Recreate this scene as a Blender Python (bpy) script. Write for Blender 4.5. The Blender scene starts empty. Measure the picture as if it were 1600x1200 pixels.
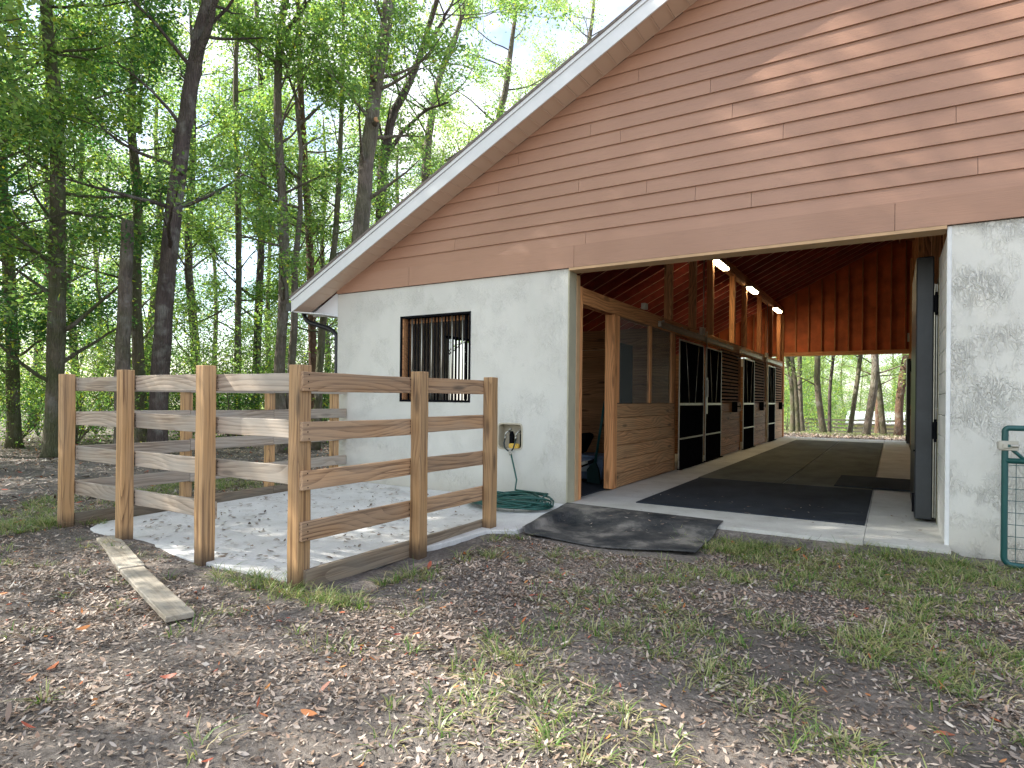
import bpy, math, random
import numpy as np
from math import sin, cos, pi, radians, atan, sqrt
from mathutils import Vector, Matrix
random.seed(7); rng = np.random.default_rng(11)
S = bpy.context.scene; COL = S.collection

# ------------------------------------------------------------------ camera constants (metres)
F = 970.0; CH = 1.27; YAW = atan(595/970.0); ROLL = atan(.01); V0 = 623.2
SS, CC = sin(YAW), cos(YAW)
def at(px, py, d):
    """ground-truth survey helper: bearing/elevation read off the photo -> world point at distance d"""
    dx, dy = px-800, py-600
    x = 800+dx*cos(ROLL)+dy*sin(ROLL); y = 600+dy*cos(ROLL)-dx*sin(ROLL)
    r = (x-800)/F*d; u = (V0-y)/F*d
    return Vector((r*CC-d*SS, d*CC+r*SS, CH+u))

YF = 6.8            # facade plane
YE = 24.2           # far gable
def hgt(x, y):
    z = -.085 + .018*np.sin(x*1.3+.4)*np.cos(y*1.1) + .012*np.sin(x*3.1+y*2.3) + .006*np.sin(x*7.+1)*np.sin(y*6.3)
    t = np.clip((y-25.5)/36., 0, 1.6); z = z - 1.35*t*t*(3-2*np.minimum(t, 1.0))*np.where(t > 1, 1., 1.)
    return z
def padz(x, y): return -.066+.062*np.clip((y-3.0)/3.3, 0, 1)
def hg(x, y): return float(hgt(np.float64(x), np.float64(y)))

# ------------------------------------------------------------------ object helpers
def tag(o, label=None, cat=None, group=None, kind=None):
    if label: o['label'] = label
    if cat: o['category'] = cat
    if group: o['group'] = group
    if kind: o['kind'] = kind
    return o
def empty(name, loc, label, cat, group=None):
    o = bpy.data.objects.new(name, None); COL.objects.link(o); o.location = loc; o.empty_display_size = .1
    return tag(o, label, cat, group)
def link(name, me, mat=None, parent=None, loc=None):
    o = bpy.data.objects.new(name, me); COL.objects.link(o)
    if mat is not None and not me.materials: me.materials.append(mat)
    if parent is not None:
        o.parent = parent; o.matrix_parent_inverse = Matrix.Translation(parent.location).inverted()
    if loc is not None: o.location = loc
    return o
class MB:
    def __init__(s): s.v = []; s.f = []; s.mi = []
    def quad(s, *p, m=0):
        n = len(s.v); s.v += [tuple(q) for q in p]; s.f.append(tuple(range(n, n+len(p)))); s.mi.append(m)
    def box(s, x0, x1, y0, y1, z0, z1, m=0):
        n = len(s.v)
        s.v += [(x0,y0,z0),(x1,y0,z0),(x1,y1,z0),(x0,y1,z0),(x0,y0,z1),(x1,y0,z1),(x1,y1,z1),(x0,y1,z1)]
        s.f += [(n,n+3,n+2,n+1),(n+4,n+5,n+6,n+7),(n,n+1,n+5,n+4),(n+1,n+2,n+6,n+5),(n+2,n+3,n+7,n+6),(n+3,n,n+4,n+7)]
        s.mi += [m]*6
    def prism(s, prof, y0, y1, m=0, axis='y'):
        """prof = list of (a,b) -> extruded along axis"""
        n = len(s.v); k = len(prof)
        def P(a, b, t): return {'y': (a, t, b), 'x': (t, a, b), 'z': (a, b, t)}[axis]
        s.v += [P(a, b, y0) for a, b in prof]+[P(a, b, y1) for a, b in prof]
        s.f.append(tuple(range(n, n+k))); s.f.append(tuple(range(n+2*k-1, n+k-1, -1))); s.mi += [m, m]
        for i in range(k):
            j = (i+1) % k; s.f.append((n+i, n+j, n+k+j, n+k+i)); s.mi.append(m)
    def tube(s, pts, rad, sides=8, caps=True, m=0):
        pts = [Vector(p) for p in pts]; N = len(pts)
        if not hasattr(rad, '__len__'): rad = [rad]*N
        base = len(s.v); up = Vector((0, 0, 1)); prev = None
        for i, p in enumerate(pts):
            t = (pts[min(i+1, N-1)]-pts[max(i-1, 0)]).normalized()
            if prev is None:
                a = t.cross(up)
                if a.length < .2: a = t.cross(Vector((1, 0, 0)))
            else: a = prev-t*prev.dot(t)
            a.normalize(); prev = a; b = t.cross(a)
            for k in range(sides):
                an = 2*pi*k/sides; s.v.append(tuple(p+(a*cos(an)+b*sin(an))*rad[i]))
        for i in range(N-1):
            for k in range(sides):
                k2 = (k+1) % sides
                s.f.append((base+i*sides+k, base+i*sides+k2, base+(i+1)*sides+k2, base+(i+1)*sides+k)); s.mi.append(m)
        if caps:
            s.f.append(tuple(base+k for k in range(sides))[::-1]); s.f.append(tuple(base+(N-1)*sides+k for k in range(sides))); s.mi += [m, m]
    def mesh(s, name):
        me = bpy.data.meshes.new(name); me.from_pydata(s.v, [], s.f); return me
    def build(s, name, mats, parent=None, smooth=False, bevel=0, fix=True):
        me = s.mesh(name)
        if not isinstance(mats, (list, tuple)): mats = [mats]
        for m in mats: me.materials.append(m)
        if len(mats) > 1: me.polygons.foreach_set('material_index', s.mi)
        if fix:
            import bmesh
            bm = bmesh.new(); bm.from_mesh(me); bmesh.ops.recalc_face_normals(bm, faces=bm.faces); bm.to_mesh(me); bm.free()
        if smooth: me.polygons.foreach_set('use_smooth', [True]*len(me.polygons))
        o = link(name, me, None, parent)
        if bevel: b = o.modifiers.new('b', 'BEVEL'); b.width = bevel; b.segments = 1; b.limit_method = 'ANGLE'
        return o
def plank(name, x0, x1, y0, y1, z0, z1, mat, parent=None, bevel=.004, rough=0.0, seg=None, nails=0):
    """a timber: local X runs along its length so the grain follows it"""
    d = [x1-x0, y1-y0, z1-z0]; ax = d.index(max(d)); c = Vector(((x0+x1)/2, (y0+y1)/2, (z0+z1)/2))
    if ax == 0: L, W, T, rot = d[0], d[1], d[2], (0, 0, 0)
    elif ax == 1: L, W, T, rot = d[1], d[0], d[2], (0, 0, pi/2)
    else: L, W, T, rot = d[2], d[1], d[0], (0, -pi/2, 0)
    b = MB(); n = seg or max(2, int(L/.12))
    if rough:
        ph = [random.uniform(0, 6) for _ in range(6)]
        for i in range(n+1):
            x = -L/2+L*i/n; t = i*.9
            j = lambda k: rough*(math.sin(t*1.7+ph[k])*.5+math.sin(t*.53+ph[(k+2) % 6])+random.uniform(-.35, .35))
            b.v += [(x, -W/2+j(0)*.6, -T/2+j(1)), (x, W/2+j(2)*.6, -T/2+j(1)*.9), (x, W/2+j(2)*.6, T/2+j(3)), (x, -W/2+j(0)*.6, T/2+j(3)*.9)]
        for i in range(n):
            for k in range(4): b.f.append((i*4+k, i*4+(k+1) % 4, i*4+4+(k+1) % 4, i*4+4+k))
        b.f += [(3, 2, 1, 0), (n*4, n*4+1, n*4+2, n*4+3)]; b.mi = [0]*len(b.f)
    else: b.box(-L/2, L/2, -W/2, W/2, -T/2, T/2)
    if nails:
        while len(b.mi) < len(b.f): b.mi.append(0)
        for ex in (-1, 1):
            for tz in (-.36, 0, .36):
                x = ex*(L/2-.05)+random.uniform(-.008, .008); z = tz*T; n0 = len(b.v); yy = nails*(W/2+rough+.0015)
                for k in range(6): b.v.append((x+.0055*cos(k*pi/3), yy, z+.0055*sin(k*pi/3)))
                b.f.append(tuple(range(n0, n0+6))); b.mi.append(1)
    me = b.mesh(name); me.materials.append(mat)
    if nails: me.materials.append(M['black']); me.polygons.foreach_set('material_index', b.mi)
    o = bpy.data.objects.new(name, me); COL.objects.link(o)
    if parent is not None: o.parent = parent; c = c-parent.location
    o.location = c; o.rotation_euler = rot
    if bevel: m = o.modifiers.new('b', 'BEVEL'); m.width = bevel; m.segments = 2 if bevel > .005 else 1; m.limit_method = 'ANGLE'
    return o

# ------------------------------------------------------------------ materials
class NT:
    def __init__(s, name):
        s.m = bpy.data.materials.new(name); s.m.use_nodes = True; s.t = s.m.node_tree; s.n = s.t.nodes
        s.n.clear(); s.out = s.n.new('ShaderNodeOutputMaterial'); s.bsdf = s.n.new('ShaderNodeBsdfPrincipled')
        s.t.links.new(s.bsdf.outputs[0], s.out.inputs[0])
    def N(s, typ, **k):
        n = s.n.new('ShaderNode'+typ)
        for a, b in k.items():
            if a.startswith('_'): setattr(n, a[1:], b)
            else:
                key = a.replace('__', ' ')
                inp = n.inputs[int(key[1:])] if key[0] == 'i' and key[1:].isdigit() else n.inputs[key]
                if hasattr(b, 'is_output'): s.t.links.new(b, inp)
                else: inp.default_value = b
        return n
    def L(s, a, b): s.t.links.new(a, b)
    def coord(s, kind='Object', scale=(1, 1, 1), rnd=0):
        c = s.N('TexCoord').outputs[kind]
        if rnd:
            oi = s.N('ObjectInfo').outputs['Random']
            mul = s.N('VectorMath', _operation='SCALE', i0=(rnd, rnd*1.7, rnd*2.3)); s.L(oi, mul.inputs['Scale'])
            c = s.N('VectorMath', _operation='ADD', i0=c, i1=mul.outputs[0]).outputs[0]
        return s.N('Mapping', Vector=c, Scale=scale).outputs[0]
    def noise(s, vec, scale, detail=4, rough=.55, dist=0):
        return s.N('TexNoise', Vector=vec, Scale=scale, Detail=detail, Roughness=rough, Distortion=dist).outputs['Fac']
    def ramp(s, fac, stops, interp='LINEAR'):
        r = s.N('ValToRGB', Fac=fac); cr = r.color_ramp; cr.interpolation = interp
        while len(cr.elements) < len(stops): cr.elements.new(.5)
        for e, (p, c) in zip(cr.elements, stops):
            e.position = p; e.color = (*c, 1) if hasattr(c, '__len__') else (c, c, c, 1)
        return r.outputs['Color']
    def mix(s, fac, a, b, mode='MIX'):
        n = s.N('Mix', _data_type='RGBA', _blend_type=mode)
        for inp, v in ((n.inputs[0], fac), (n.inputs[6], a), (n.inputs[7], b)):
            if hasattr(v, 'is_output'): s.L(v, inp)
            else: inp.default_value = v if not hasattr(v, '__len__') else (*v[:3], 1)
        return n.outputs[2]
    def math(s, op, a, b=0, clamp=False):
        n = s.N('Math', _operation=op, _use_clamp=clamp)
        for i, v in enumerate((a, b)):
            if hasattr(v, 'is_output'): s.L(v, n.inputs[i])
            else: n.inputs[i].default_value = v
        return n.outputs[0]
    def set(s, **k):
        for a, b in k.items():
            inp = s.bsdf.inputs[a.replace('__', ' ')]
            if hasattr(b, 'is_output'): s.L(b, inp)
            else: inp.default_value = (*b, 1) if hasattr(b, '__len__') and len(b) == 3 else b
    def bump(s, h, strength=.5, dist=.01, prev=None):
        b = s.N('Bump', Strength=strength, Distance=dist, Height=h)
        if prev is not None: s.L(prev, b.inputs['Normal'])
        s.L(b.outputs[0], s.bsdf.inputs['Normal']); return b.outputs[0]

def mat_simple(name, col, rough=.6, metal=0, nz=.15, scale=20, bump=0, spec=.5):
    t = NT(name); c = t.coord('Object')
    n = t.noise(c, scale, 5)
    t.set(Base__Color=t.mix(1, t.ramp(n, [(.3, tuple(x*(1-nz) for x in col)), (.7, tuple(min(1, x*(1+nz)) for x in col))]), (1, 1, 1), 'MULTIPLY'), Roughness=rough, Metallic=metal)
    t.bsdf.inputs['Specular IOR Level'].default_value = spec
    if bump: t.bump(n, .5, bump)
    return t.m

def mat_wood(name, light, dark, grey=None, gamt=0, ring=9, rough=.75, knots=.5, contrast=1.0, foot=None):
    t = NT(name); c = t.coord('Object', rnd=7)
    sx = t.N('Mapping', Vector=c, Scale=(.55, 2.0, 2.0)).outputs[0]
    warp = t.noise(sx, 1.6, 2, .5)
    w = t.N('Mapping', Vector=c, Scale=(.16, 1, 1)).outputs[0]
    nz = t.N('TexNoise', Vector=sx, Scale=1.5, Detail=1, Roughness=.4).outputs['Color']
    w = t.N('VectorMath', _operation='ADD', i0=w, i1=t.N('VectorMath', _operation='SCALE', i0=nz, Scale=.34).outputs[0]).outputs[0]
    wv = t.N('TexWave', _wave_type='RINGS', _rings_direction='X', _wave_profile='SAW', Vector=w, Scale=ring, Distortion=.8, Detail=1, Detail__Scale=.6, Detail__Roughness=.5).outputs['Fac']
    fine = t.noise(t.N('Mapping', Vector=c, Scale=(1.6, 90, 90)).outputs[0], 1.6, 5, .7)
    coarse = t.noise(t.N('Mapping', Vector=c, Scale=(.55, 20, 20)).outputs[0], 1.5, 4, .65)
    g = t.math('ADD', t.math('MULTIPLY', wv, .26*contrast), t.math('ADD', t.math('MULTIPLY', fine, .50), t.math('MULTIPLY', coarse, .50*contrast)))
    col = t.ramp(g, [(.49, dark), (.60, tuple(a*.6+b*.4 for a, b in zip(light, dark))), (.74, light)])
    col = t.mix(t.math('MULTIPLY', t.ramp(warp, [(.3, 0.), (.7, 1.)]), .35), col, tuple(x*.72 for x in light), 'MIX')
    streak = t.noise(t.N('Mapping', Vector=c, Scale=(.5, 34, 34), Location=(4, 1, 2)).outputs[0], 1.3, 3, .6, .3)
    col = t.mix(t.ramp(streak, [(.53, 0.), (.63, .7*min(1, contrast))]), col, dark)
    if knots:
        kv = t.N('TexVoronoi', Vector=t.N('Mapping', Vector=c, Scale=(1.5, 6, 6)).outputs[0], Scale=1.0, Randomness=1.0).outputs['Distance']
        kv = t.math('ADD', kv, t.math('MULTIPLY', t.math('SUBTRACT', fine, .5), .12))
        col = t.mix(t.ramp(kv, [(.10, knots), (.20, 0.)]), col, tuple(x*.35 for x in dark))
    if grey:
        gm = t.noise(t.N('Mapping', Vector=c, Scale=(.8, 3, 3)).outputs[0], 1.8, 4, .6)
        col = t.mix(t.math('MULTIPLY', t.ramp(gm, [(.35, 0.), (.6, 1.)]), gamt), col, t.mix(fine, tuple(x*.7 for x in grey), grey))
    ov = t.N('ObjectInfo').outputs['Random']
    col = t.mix(1, col, t.ramp(ov, [(0, .82), (1, 1.12)]), 'MULTIPLY')
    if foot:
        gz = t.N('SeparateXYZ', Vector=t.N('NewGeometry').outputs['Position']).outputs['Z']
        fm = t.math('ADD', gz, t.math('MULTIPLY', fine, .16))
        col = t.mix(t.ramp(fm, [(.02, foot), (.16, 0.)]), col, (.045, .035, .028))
    col = t.mix(1, col, (1.05, 1.05, 1.05), 'MULTIPLY')
    t.set(Base__Color=col, Roughness=rough); t.bsdf.inputs['Specular IOR Level'].default_value = .3
    t.bump(g, .5, .004)
    return t.m

M = {}
M['fence'] = mat_wood('weathered_pine', (.52, .32, .18), (.14, .07, .035), (.46, .39, .31), .3, knots=.8, contrast=1.2)
M['fence_grey'] = mat_wood('greyed_pine', (.56, .45, .35), (.22, .165, .12), (.47, .43, .38), .7, knots=.6, contrast=1.0)
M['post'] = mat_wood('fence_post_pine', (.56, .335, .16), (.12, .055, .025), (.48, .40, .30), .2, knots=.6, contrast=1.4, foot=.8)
M['kick'] = mat_wood('damp_pine', (.30, .23, .16), (.14, .10, .07), (.25, .23, .19), .6)
M['plank'] = mat_wood('grey_plank', (.46, .39, .30), (.20, .165, .125), (.48, .45, .39), .7, knots=.4, contrast=1.3)
M['timber'] = mat_wood('orange_timber', (.92, .46, .20), (.50, .20, .075), knots=.6, contrast=1.0, rough=.6)
M['stallwood'] = mat_wood('stall_plank', (.78, .44, .22), (.34, .16, .07), (.40, .33, .2), .25, knots=.8, rough=.6)
M['darkwood'] = mat_wood('inner_plank', (.48, .24, .11), (.22, .10, .045), knots=.7)
M['rafter'] = mat_wood('rafter_wood', (.62, .27, .12), (.34, .12, .05), knots=.3)
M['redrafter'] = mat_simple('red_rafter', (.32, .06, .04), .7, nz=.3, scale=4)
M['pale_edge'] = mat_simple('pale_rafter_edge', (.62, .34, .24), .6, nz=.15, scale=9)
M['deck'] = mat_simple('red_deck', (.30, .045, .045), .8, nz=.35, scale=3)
M['gablepanel'] = mat_simple('rust_red_panel', (.60, .15, .05), .7, nz=.3, scale=2.5)
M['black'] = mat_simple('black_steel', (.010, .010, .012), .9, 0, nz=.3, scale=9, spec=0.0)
M['blackdoor'] = mat_simple('black_door_paint', (.035, .04, .045), .38, 0, nz=.25, scale=4)
M['galv'] = mat_simple('galvanised_steel', (.44, .43, .38), .42, .85, nz=.12, scale=14)
M['white'] = mat_simple('white_trim', (.80, .81, .82), .4, nz=.03, scale=3)
M['gutter'] = mat_simple('black_gutter', (.018, .02, .023), .35, 0, nz=.2)
M['jamb'] = mat_simple('olive_jamb_paint', (.46, .43, .31), .6, nz=.08, scale=6)
M['tan'] = mat_simple('tan_trim_paint', (.55, .35, .19), .6, nz=.1, scale=6)
M['blockwhite'] = mat_simple('white_block_paint', (.76, .77, .76), .6, nz=.05, scale=12, bump=.002)
M['gate'] = mat_simple('green_enamel', (.012, .085, .082), .35, nz=.12, scale=8)
M['hose'] = mat_simple('green_hose', (.012, .085, .07), .35, nz=.2, scale=25)
M['hose_dark'] = mat_simple('dark_hose', (.012, .03, .03), .35, nz=.2)
M['beige'] = mat_simple('beige_plastic', (.52, .47, .36), .5, nz=.05)
M['sponge'] = mat_simple('yellow_sponge', (.80, .52, .10), .9, nz=.2, scale=90, bump=.004)
M['plasticgrey'] = mat_simple('grey_box', (.55, .53, .46), .5, nz=.08)
M['tote'] = mat_simple('blue_grey_tote', (.18, .25, .38), .45, nz=.15)
M['totelabel'] = mat_simple('tote_label', (.62, .68, .75), .5, nz=.1)
M['shingle'] = mat_simple('shingle', (.20, .17, .15), .9, nz=.3, scale=30, bump=.005)
M['roofwhite'] = mat_simple('white_metal_roof', (.8, .8, .8), .4, nz=.03)
M['shedwall'] = mat_simple('shed_wall', (.5, .4, .28), .8, nz=.1)
M['farfence'] = mat_simple('dark_fence_board', (.10, .085, .07), .8, nz=.3)
M['farfence_post'] = mat_simple('pale_fence_post', (.34, .30, .25), .8, nz=.2)

def mat_soffit():
    t = NT('vinyl_soffit'); t.set(Base__Color=(.64, .47, .35), Roughness=.45); return t.m
M['soffit'] = mat_soffit()
def mat_stucco():
    t = NT('stucco'); c = t.coord('Object')
    base = t.noise(c, 1.1, 4); st = t.noise(t.N('Mapping', Vector=c, Scale=(1, 1, .22)).outputs[0], 5, 5)
    col = t.ramp(base, [(.3, (.55, .54, .495)), (.7, (.63, .62, .57))])
    col = t.mix(t.ramp(st, [(.52, 0.), (.75, .22)]), col, (.50, .52, .47))
    gz = t.N('SeparateXYZ', Vector=c).outputs['Z']
    col = t.mix(t.ramp(t.math('ADD', gz, t.math('MULTIPLY', st, .25)), [(.10, .6), (.48, 0.)]), col, (.40, .37, .30))
    # trowel strokes: short raised ridges, patchy, vertical-ish
    n1 = t.noise(t.N('Mapping', Vector=c, Scale=(1.0, 1, .42), Rotation=(0, .25, 0)).outputs[0], 16, 3, .5, 1.6)
    ridge = t.math('SUBTRACT', 1, t.math('MULTIPLY', t.math('ABSOLUTE', t.math('SUBTRACT', n1, .5)), 14), True)
    n2 = t.noise(t.N('Mapping', Vector=c, Scale=(1.3, 1, .8), Location=(3, 0, 7)).outputs[0], 26, 2, .5, 1.0)
    ridge2 = t.math('SUBTRACT', 1, t.math('MULTIPLY', t.math('ABSOLUTE', t.math('SUBTRACT', n2, .52)), 16), True)
    patch = t.ramp(t.noise(c, 2.6, 3), [(.42, 0.05), (.62, 1.)])
    sx = t.N('SeparateXYZ', Vector=c).outputs['X']
    right = t.N('MapRange', Value=sx, i1=-3.3, i2=-.5, i3=.60, i4=1.9).outputs[0]
    h = t.math('MULTIPLY', t.math('MULTIPLY', t.math('ADD', ridge, t.math('MULTIPLY', ridge2, .7)), patch), right)
    fine = t.noise(c, 90, 3)
    h = t.math('ADD', h, t.math('MULTIPLY', fine, .18))
    col = t.mix(1, col, (1.18, 1.18, 1.18), 'MULTIPLY')
    t.set(Base__Color=col, Roughness=.82); t.bump(h, .85, .0065)
    return t.m
M['stucco'] = mat_stucco()
def mat_siding():
    t = NT('fibre_cement_siding'); c = t.coord('Object')
    base = t.noise(c, .8, 3)
    g = t.noise(t.N('Mapping', Vector=c, Scale=(.55, 1, 14)).outputs[0], 7, 5, .6, .6)
    col = t.ramp(base, [(.3, (.36, .195, .125)), (.7, (.42, .235, .155))])
    col = t.mix(t.ramp(g, [(.3, .18), (.55, 0.)]), col, (.25, .135, .09))
    col = t.mix(1, col, t.ramp(t.N('NewGeometry').outputs['Random Per Island'], [(0, 1.03), (1, 1.13)]), 'MULTIPLY')
    t.set(Base__Color=col, Roughness=.42); t.bump(g, .7, .004)
    return t.m
M['siding'] = mat_siding()
def mat_concrete(name, a, b, joint=False):
    t = NT(name); c = t.coord('Object')
    n = t.noise(c, 1.3, 6, .6); f = t.noise(c, 55, 4)
    col = t.ramp(n, [(.28, a), (.62, b)])
    col = t.mix(t.ramp(t.noise(t.N('Mapping', Vector=c, Location=(5, 2, 0)).outputs[0], 3.2, 5, .65), [(.5, 0.), (.75, .5)]), col, (.30, .27, .23))
    col = t.mix(1, col, t.ramp(f, [(.3, .9), (.7, 1.05)]), 'MULTIPLY')
    t.set(Base__Color=t.mix(1, col, (1.2, 1.2, 1.2), 'MULTIPLY'), Roughness=.8); t.bump(f, .3, .002); return t.m
M['concrete'] = mat_concrete('pale_concrete', (.49, .485, .475), (.62, .615, .60))
M['aisleconc'] = mat_concrete('aisle_concrete', (.42, .41, .37), (.54, .53, .49))
def mat_rubber(name, a, dust):
    t = NT(name); c = t.coord('Object')
    n = t.noise(t.N('Mapping', Vector=c, Scale=(1, .5, 1)).outputs[0], 1.6, 6, .65)
    col = t.ramp(n, [(.35, a), (.75, dust)])
    w = t.noise(c, 120, 2)
    t.set(Base__Color=col, Roughness=.85); t.bsdf.inputs['Specular IOR Level'].default_value = .12; t.bump(w, .35, .003); return t.m
M['rubber'] = mat_rubber('black_rubber', (.022, .028, .037), (.052, .060, .072))
M['rubber_dust_sheen'] = mat_rubber('dust_sheen_rubber', (.10, .102, .08), (.19, .19, .155))  # dust, plus the greenish reflection of light painted into the mat colour
def mat_treadmat():
    t = NT('tread_rubber'); c = t.coord('Object')
    n = t.noise(c, 2.2, 6, .65)
    v = t.N('TexVoronoi', Vector=c, Scale=38.0).outputs['Distance']
    col = t.ramp(n, [(.36, (.025, .029, .034)), (.52, (.085, .083, .08)), (.66, (.26, .24, .215))])
    t.set(Base__Color=col, Roughness=.85); t.bsdf.inputs['Specular IOR Level'].default_value = .15; t.bump(v, .8, .006); return t.m
M['tread'] = mat_treadmat()
def mat_ground():
    t = NT('forest_soil'); c = t.coord('Object')
    big = t.noise(c, .35, 4, .6); mid = t.noise(c, 2.1, 6, .7); fine = t.noise(c, 34, 6, .7); spk = t.noise(c, 130, 3, .8)
    col = t.ramp(fine, [(.28, (.07, .062, .058)), (.5, (.165, .148, .138)), (.72, (.31, .285, .26))])
    sand = t.ramp(fine, [(.3, (.24, .20, .165)), (.7, (.42, .37, .32))])
    col = t.mix(t.ramp(mid, [(.52, 0.), (.68, .75)]), col, sand)
    dark = t.ramp(t.noise(t.N('Mapping', Vector=c, Location=(9, 3, 0)).outputs[0], 1.1, 5, .6), [(.4, 0.), (.6, .55)])
    col = t.mix(dark, col, (.075, .067, .061))
    xs_ = t.N('SeparateXYZ', Vector=c).outputs['X']; ys_ = t.N('SeparateXYZ', Vector=c).outputs['Y']
    dd = t.math('ADD', t.math('POWER', t.math('DIVIDE', t.math('ADD', xs_, 1.9), 2.3), 2), t.math('POWER', t.math('DIVIDE', t.math('SUBTRACT', ys_, 4.9), 1.5), 2))
    col = t.mix(t.ramp(t.math('ADD', dd, t.math('MULTIPLY', mid, 1.4)), [(.55, .8), (1., 0.)]), col, t.mix(.35, sand, (.20, .185, .175)))
    # lit lawn far behind the barn
    gy = t.N('SeparateXYZ', Vector=c).outputs['Y']
    lawn = t.math('MULTIPLY', t.N('MapRange', Value=gy, i1=31., i2=40., i3=0., i4=1.).outputs[0], t.ramp(t.noise(c, .6, 4), [(.3, .6), (.6, 1.)]))
    col = t.mix(lawn, col, t.ramp(mid, [(.3, (.09, .13, .03)), (.7, (.17, .20, .06))]))
    col = t.mix(t.ramp(spk, [(.60, 0.), (.72, .65)]), col, (.34, .27, .21))
    col = t.mix(1, col, (1.15, 1.13, 1.11), 'MULTIPLY')
    t.set(Base__Color=col, Roughness=.95); t.bsdf.inputs['Specular IOR Level'].default_value = .15
    h = t.math('ADD', t.math('MULTIPLY', fine, .7), t.math('MULTIPLY', mid, .8))
    b = t.bump(h, .9, .03); t.bump(spk, .6, .008, b)
    return t.m
M['ground'] = mat_ground()
def mat_bark(name, a, b, moss=0, sc=1.):
    t = NT(name); c = t.coord('Object', rnd=3)
    st = t.N('Mapping', Vector=c, Scale=(1, 1, .22)).outputs[0]
    v = t.N('TexVoronoi', Vector=st, Scale=22.0*sc, _feature='DISTANCE_TO_EDGE').outputs['Distance']
    n = t.noise(st, 9, 6, .7, .4); h = t.math('ADD', t.ramp(v, [(0., 0.), (.25, 1.)]), n)
    col = t.ramp(n, [(.3, a), (.7, b)])
    li = t.ramp(t.noise(c, 3.1, 4, .6), [(.52, 0.), (.68, .5)])
    col = t.mix(li, col, (.30, .29, .26))
    if moss: col = t.mix(t.math('MULTIPLY', t.ramp(t.noise(c, 1.7, 4, .6), [(.4, 0.), (.6, 1.)]), moss), col, (.07, .095, .025))
    t.set(Base__Color=col, Roughness=.95); t.bump(h, .9, .02); return t.m
M['bark'] = mat_bark('grey_bark', (.075, .058, .046), (.23, .185, .15), .3)
M['bark_dark'] = mat_bark('dark_bark', (.045, .033, .031), (.135, .10, .09), .1)
M['bark_red'] = mat_bark('reddish_bark', (.085, .042, .028), (.20, .11, .075), .2)
M['bark_moss'] = mat_bark('mossy_bark', (.07, .058, .04), (.20, .165, .115), .55)
M['cutwood'] = mat_simple('cut_wood', (.50, .26, .13), .8, nz=.2, scale=25)
def mat_leaf(name, cols, trans, tf=.45, rough=.4):
    t = NT(name)
    r = t.N('NewGeometry').outputs['Random Per Island']
    col = t.ramp(r, [(i/(len(cols)-1), c) for i, c in enumerate(cols)])
    col = t.mix(1, col, (1.28, 1.28, 1.28), 'MULTIPLY')
    t.set(Base__Color=col, Roughness=rough)
    tr = t.N('BsdfTranslucent'); t.L(t.mix(1, col, trans, 'MULTIPLY'), tr.inputs[0])
    mx = t.N('MixShader'); mx.inputs[0].default_value = tf
    t.L(t.bsdf.outputs[0], mx.inputs[1]); t.L(tr.outputs[0], mx.inputs[2]); t.L(mx.outputs[0], t.out.inputs[0])
    return t.m
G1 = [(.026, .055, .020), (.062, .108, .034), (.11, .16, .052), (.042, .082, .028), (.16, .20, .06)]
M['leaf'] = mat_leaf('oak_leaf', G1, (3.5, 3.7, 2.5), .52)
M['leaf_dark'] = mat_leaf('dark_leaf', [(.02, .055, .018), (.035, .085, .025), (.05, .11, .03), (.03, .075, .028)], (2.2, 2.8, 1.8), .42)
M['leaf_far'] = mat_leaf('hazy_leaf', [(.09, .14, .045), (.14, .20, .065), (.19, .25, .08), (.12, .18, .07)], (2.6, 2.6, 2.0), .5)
M['leaf_yellow'] = mat_leaf('yellowing_leaf', [(.10, .15, .02), (.18, .22, .03), (.13, .19, .03), (.26, .24, .04)], (2.4, 2.4, 1.4), .5)
M['grass'] = mat_leaf('grass_blade', [(.05, .12, .015), (.09, .18, .03), (.30, .27, .13), (.12, .20, .04), (.40, .34, .20), (.07, .15, .03)], (1.6, 1.7, 1.2), .3)
M['litter'] = mat_leaf('fallen_leaf', [(.36, .30, .25), (.26, .19, .15), (.44, .38, .33), (.18, .14, .11), (.33, .26, .21), (.26, .22, .19), (.50, .45, .39), (.36, .23, .16), (.32, .27, .23), (.14, .11, .09)], (1.2, 1., .8), .12, .6)
M['litter_dark'] = mat_leaf('fallen_leaf_dark', [(.10, .07, .05), (.06, .045, .035), (.16, .11, .08), (.22, .15, .10)], (1.2, 1., .8), .1, .6)
M['litter_red'] = mat_leaf('fallen_leaf_red', [(.42, .12, .04), (.32, .07, .05), (.50, .22, .06), (.26, .07, .05)], (1.3, 1., .8), .2, .5)

def mat_clear():
    t = NT('ribbed_clear_panel'); t.set(Base__Color=(.72, .78, .74), Roughness=.12)
    g = t.N('BsdfTransparent'); g.inputs[0].default_value = (.86, .88, .85, 1)
    mx = t.N('MixShader'); mx.inputs[0].default_value = .90
    t.L(t.bsdf.outputs[0], mx.inputs[1]); t.L(g.outputs[0], mx.inputs[2]); t.L(mx.outputs[0], t.out.inputs[0]); return t.m
M['clear'] = mat_clear()
def mat_lamp():
    t = NT('lit_tube'); e = t.N('Emission', Color=(1., .80, .46, 1), Strength=20.); t.L(e.outputs[0], t.out.inputs[0]); return t.m
M['lamp'] = mat_lamp()
M['lampframe'] = mat_simple('lamp_housing', (.7, .68, .6), .5, nz=.03)

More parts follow.
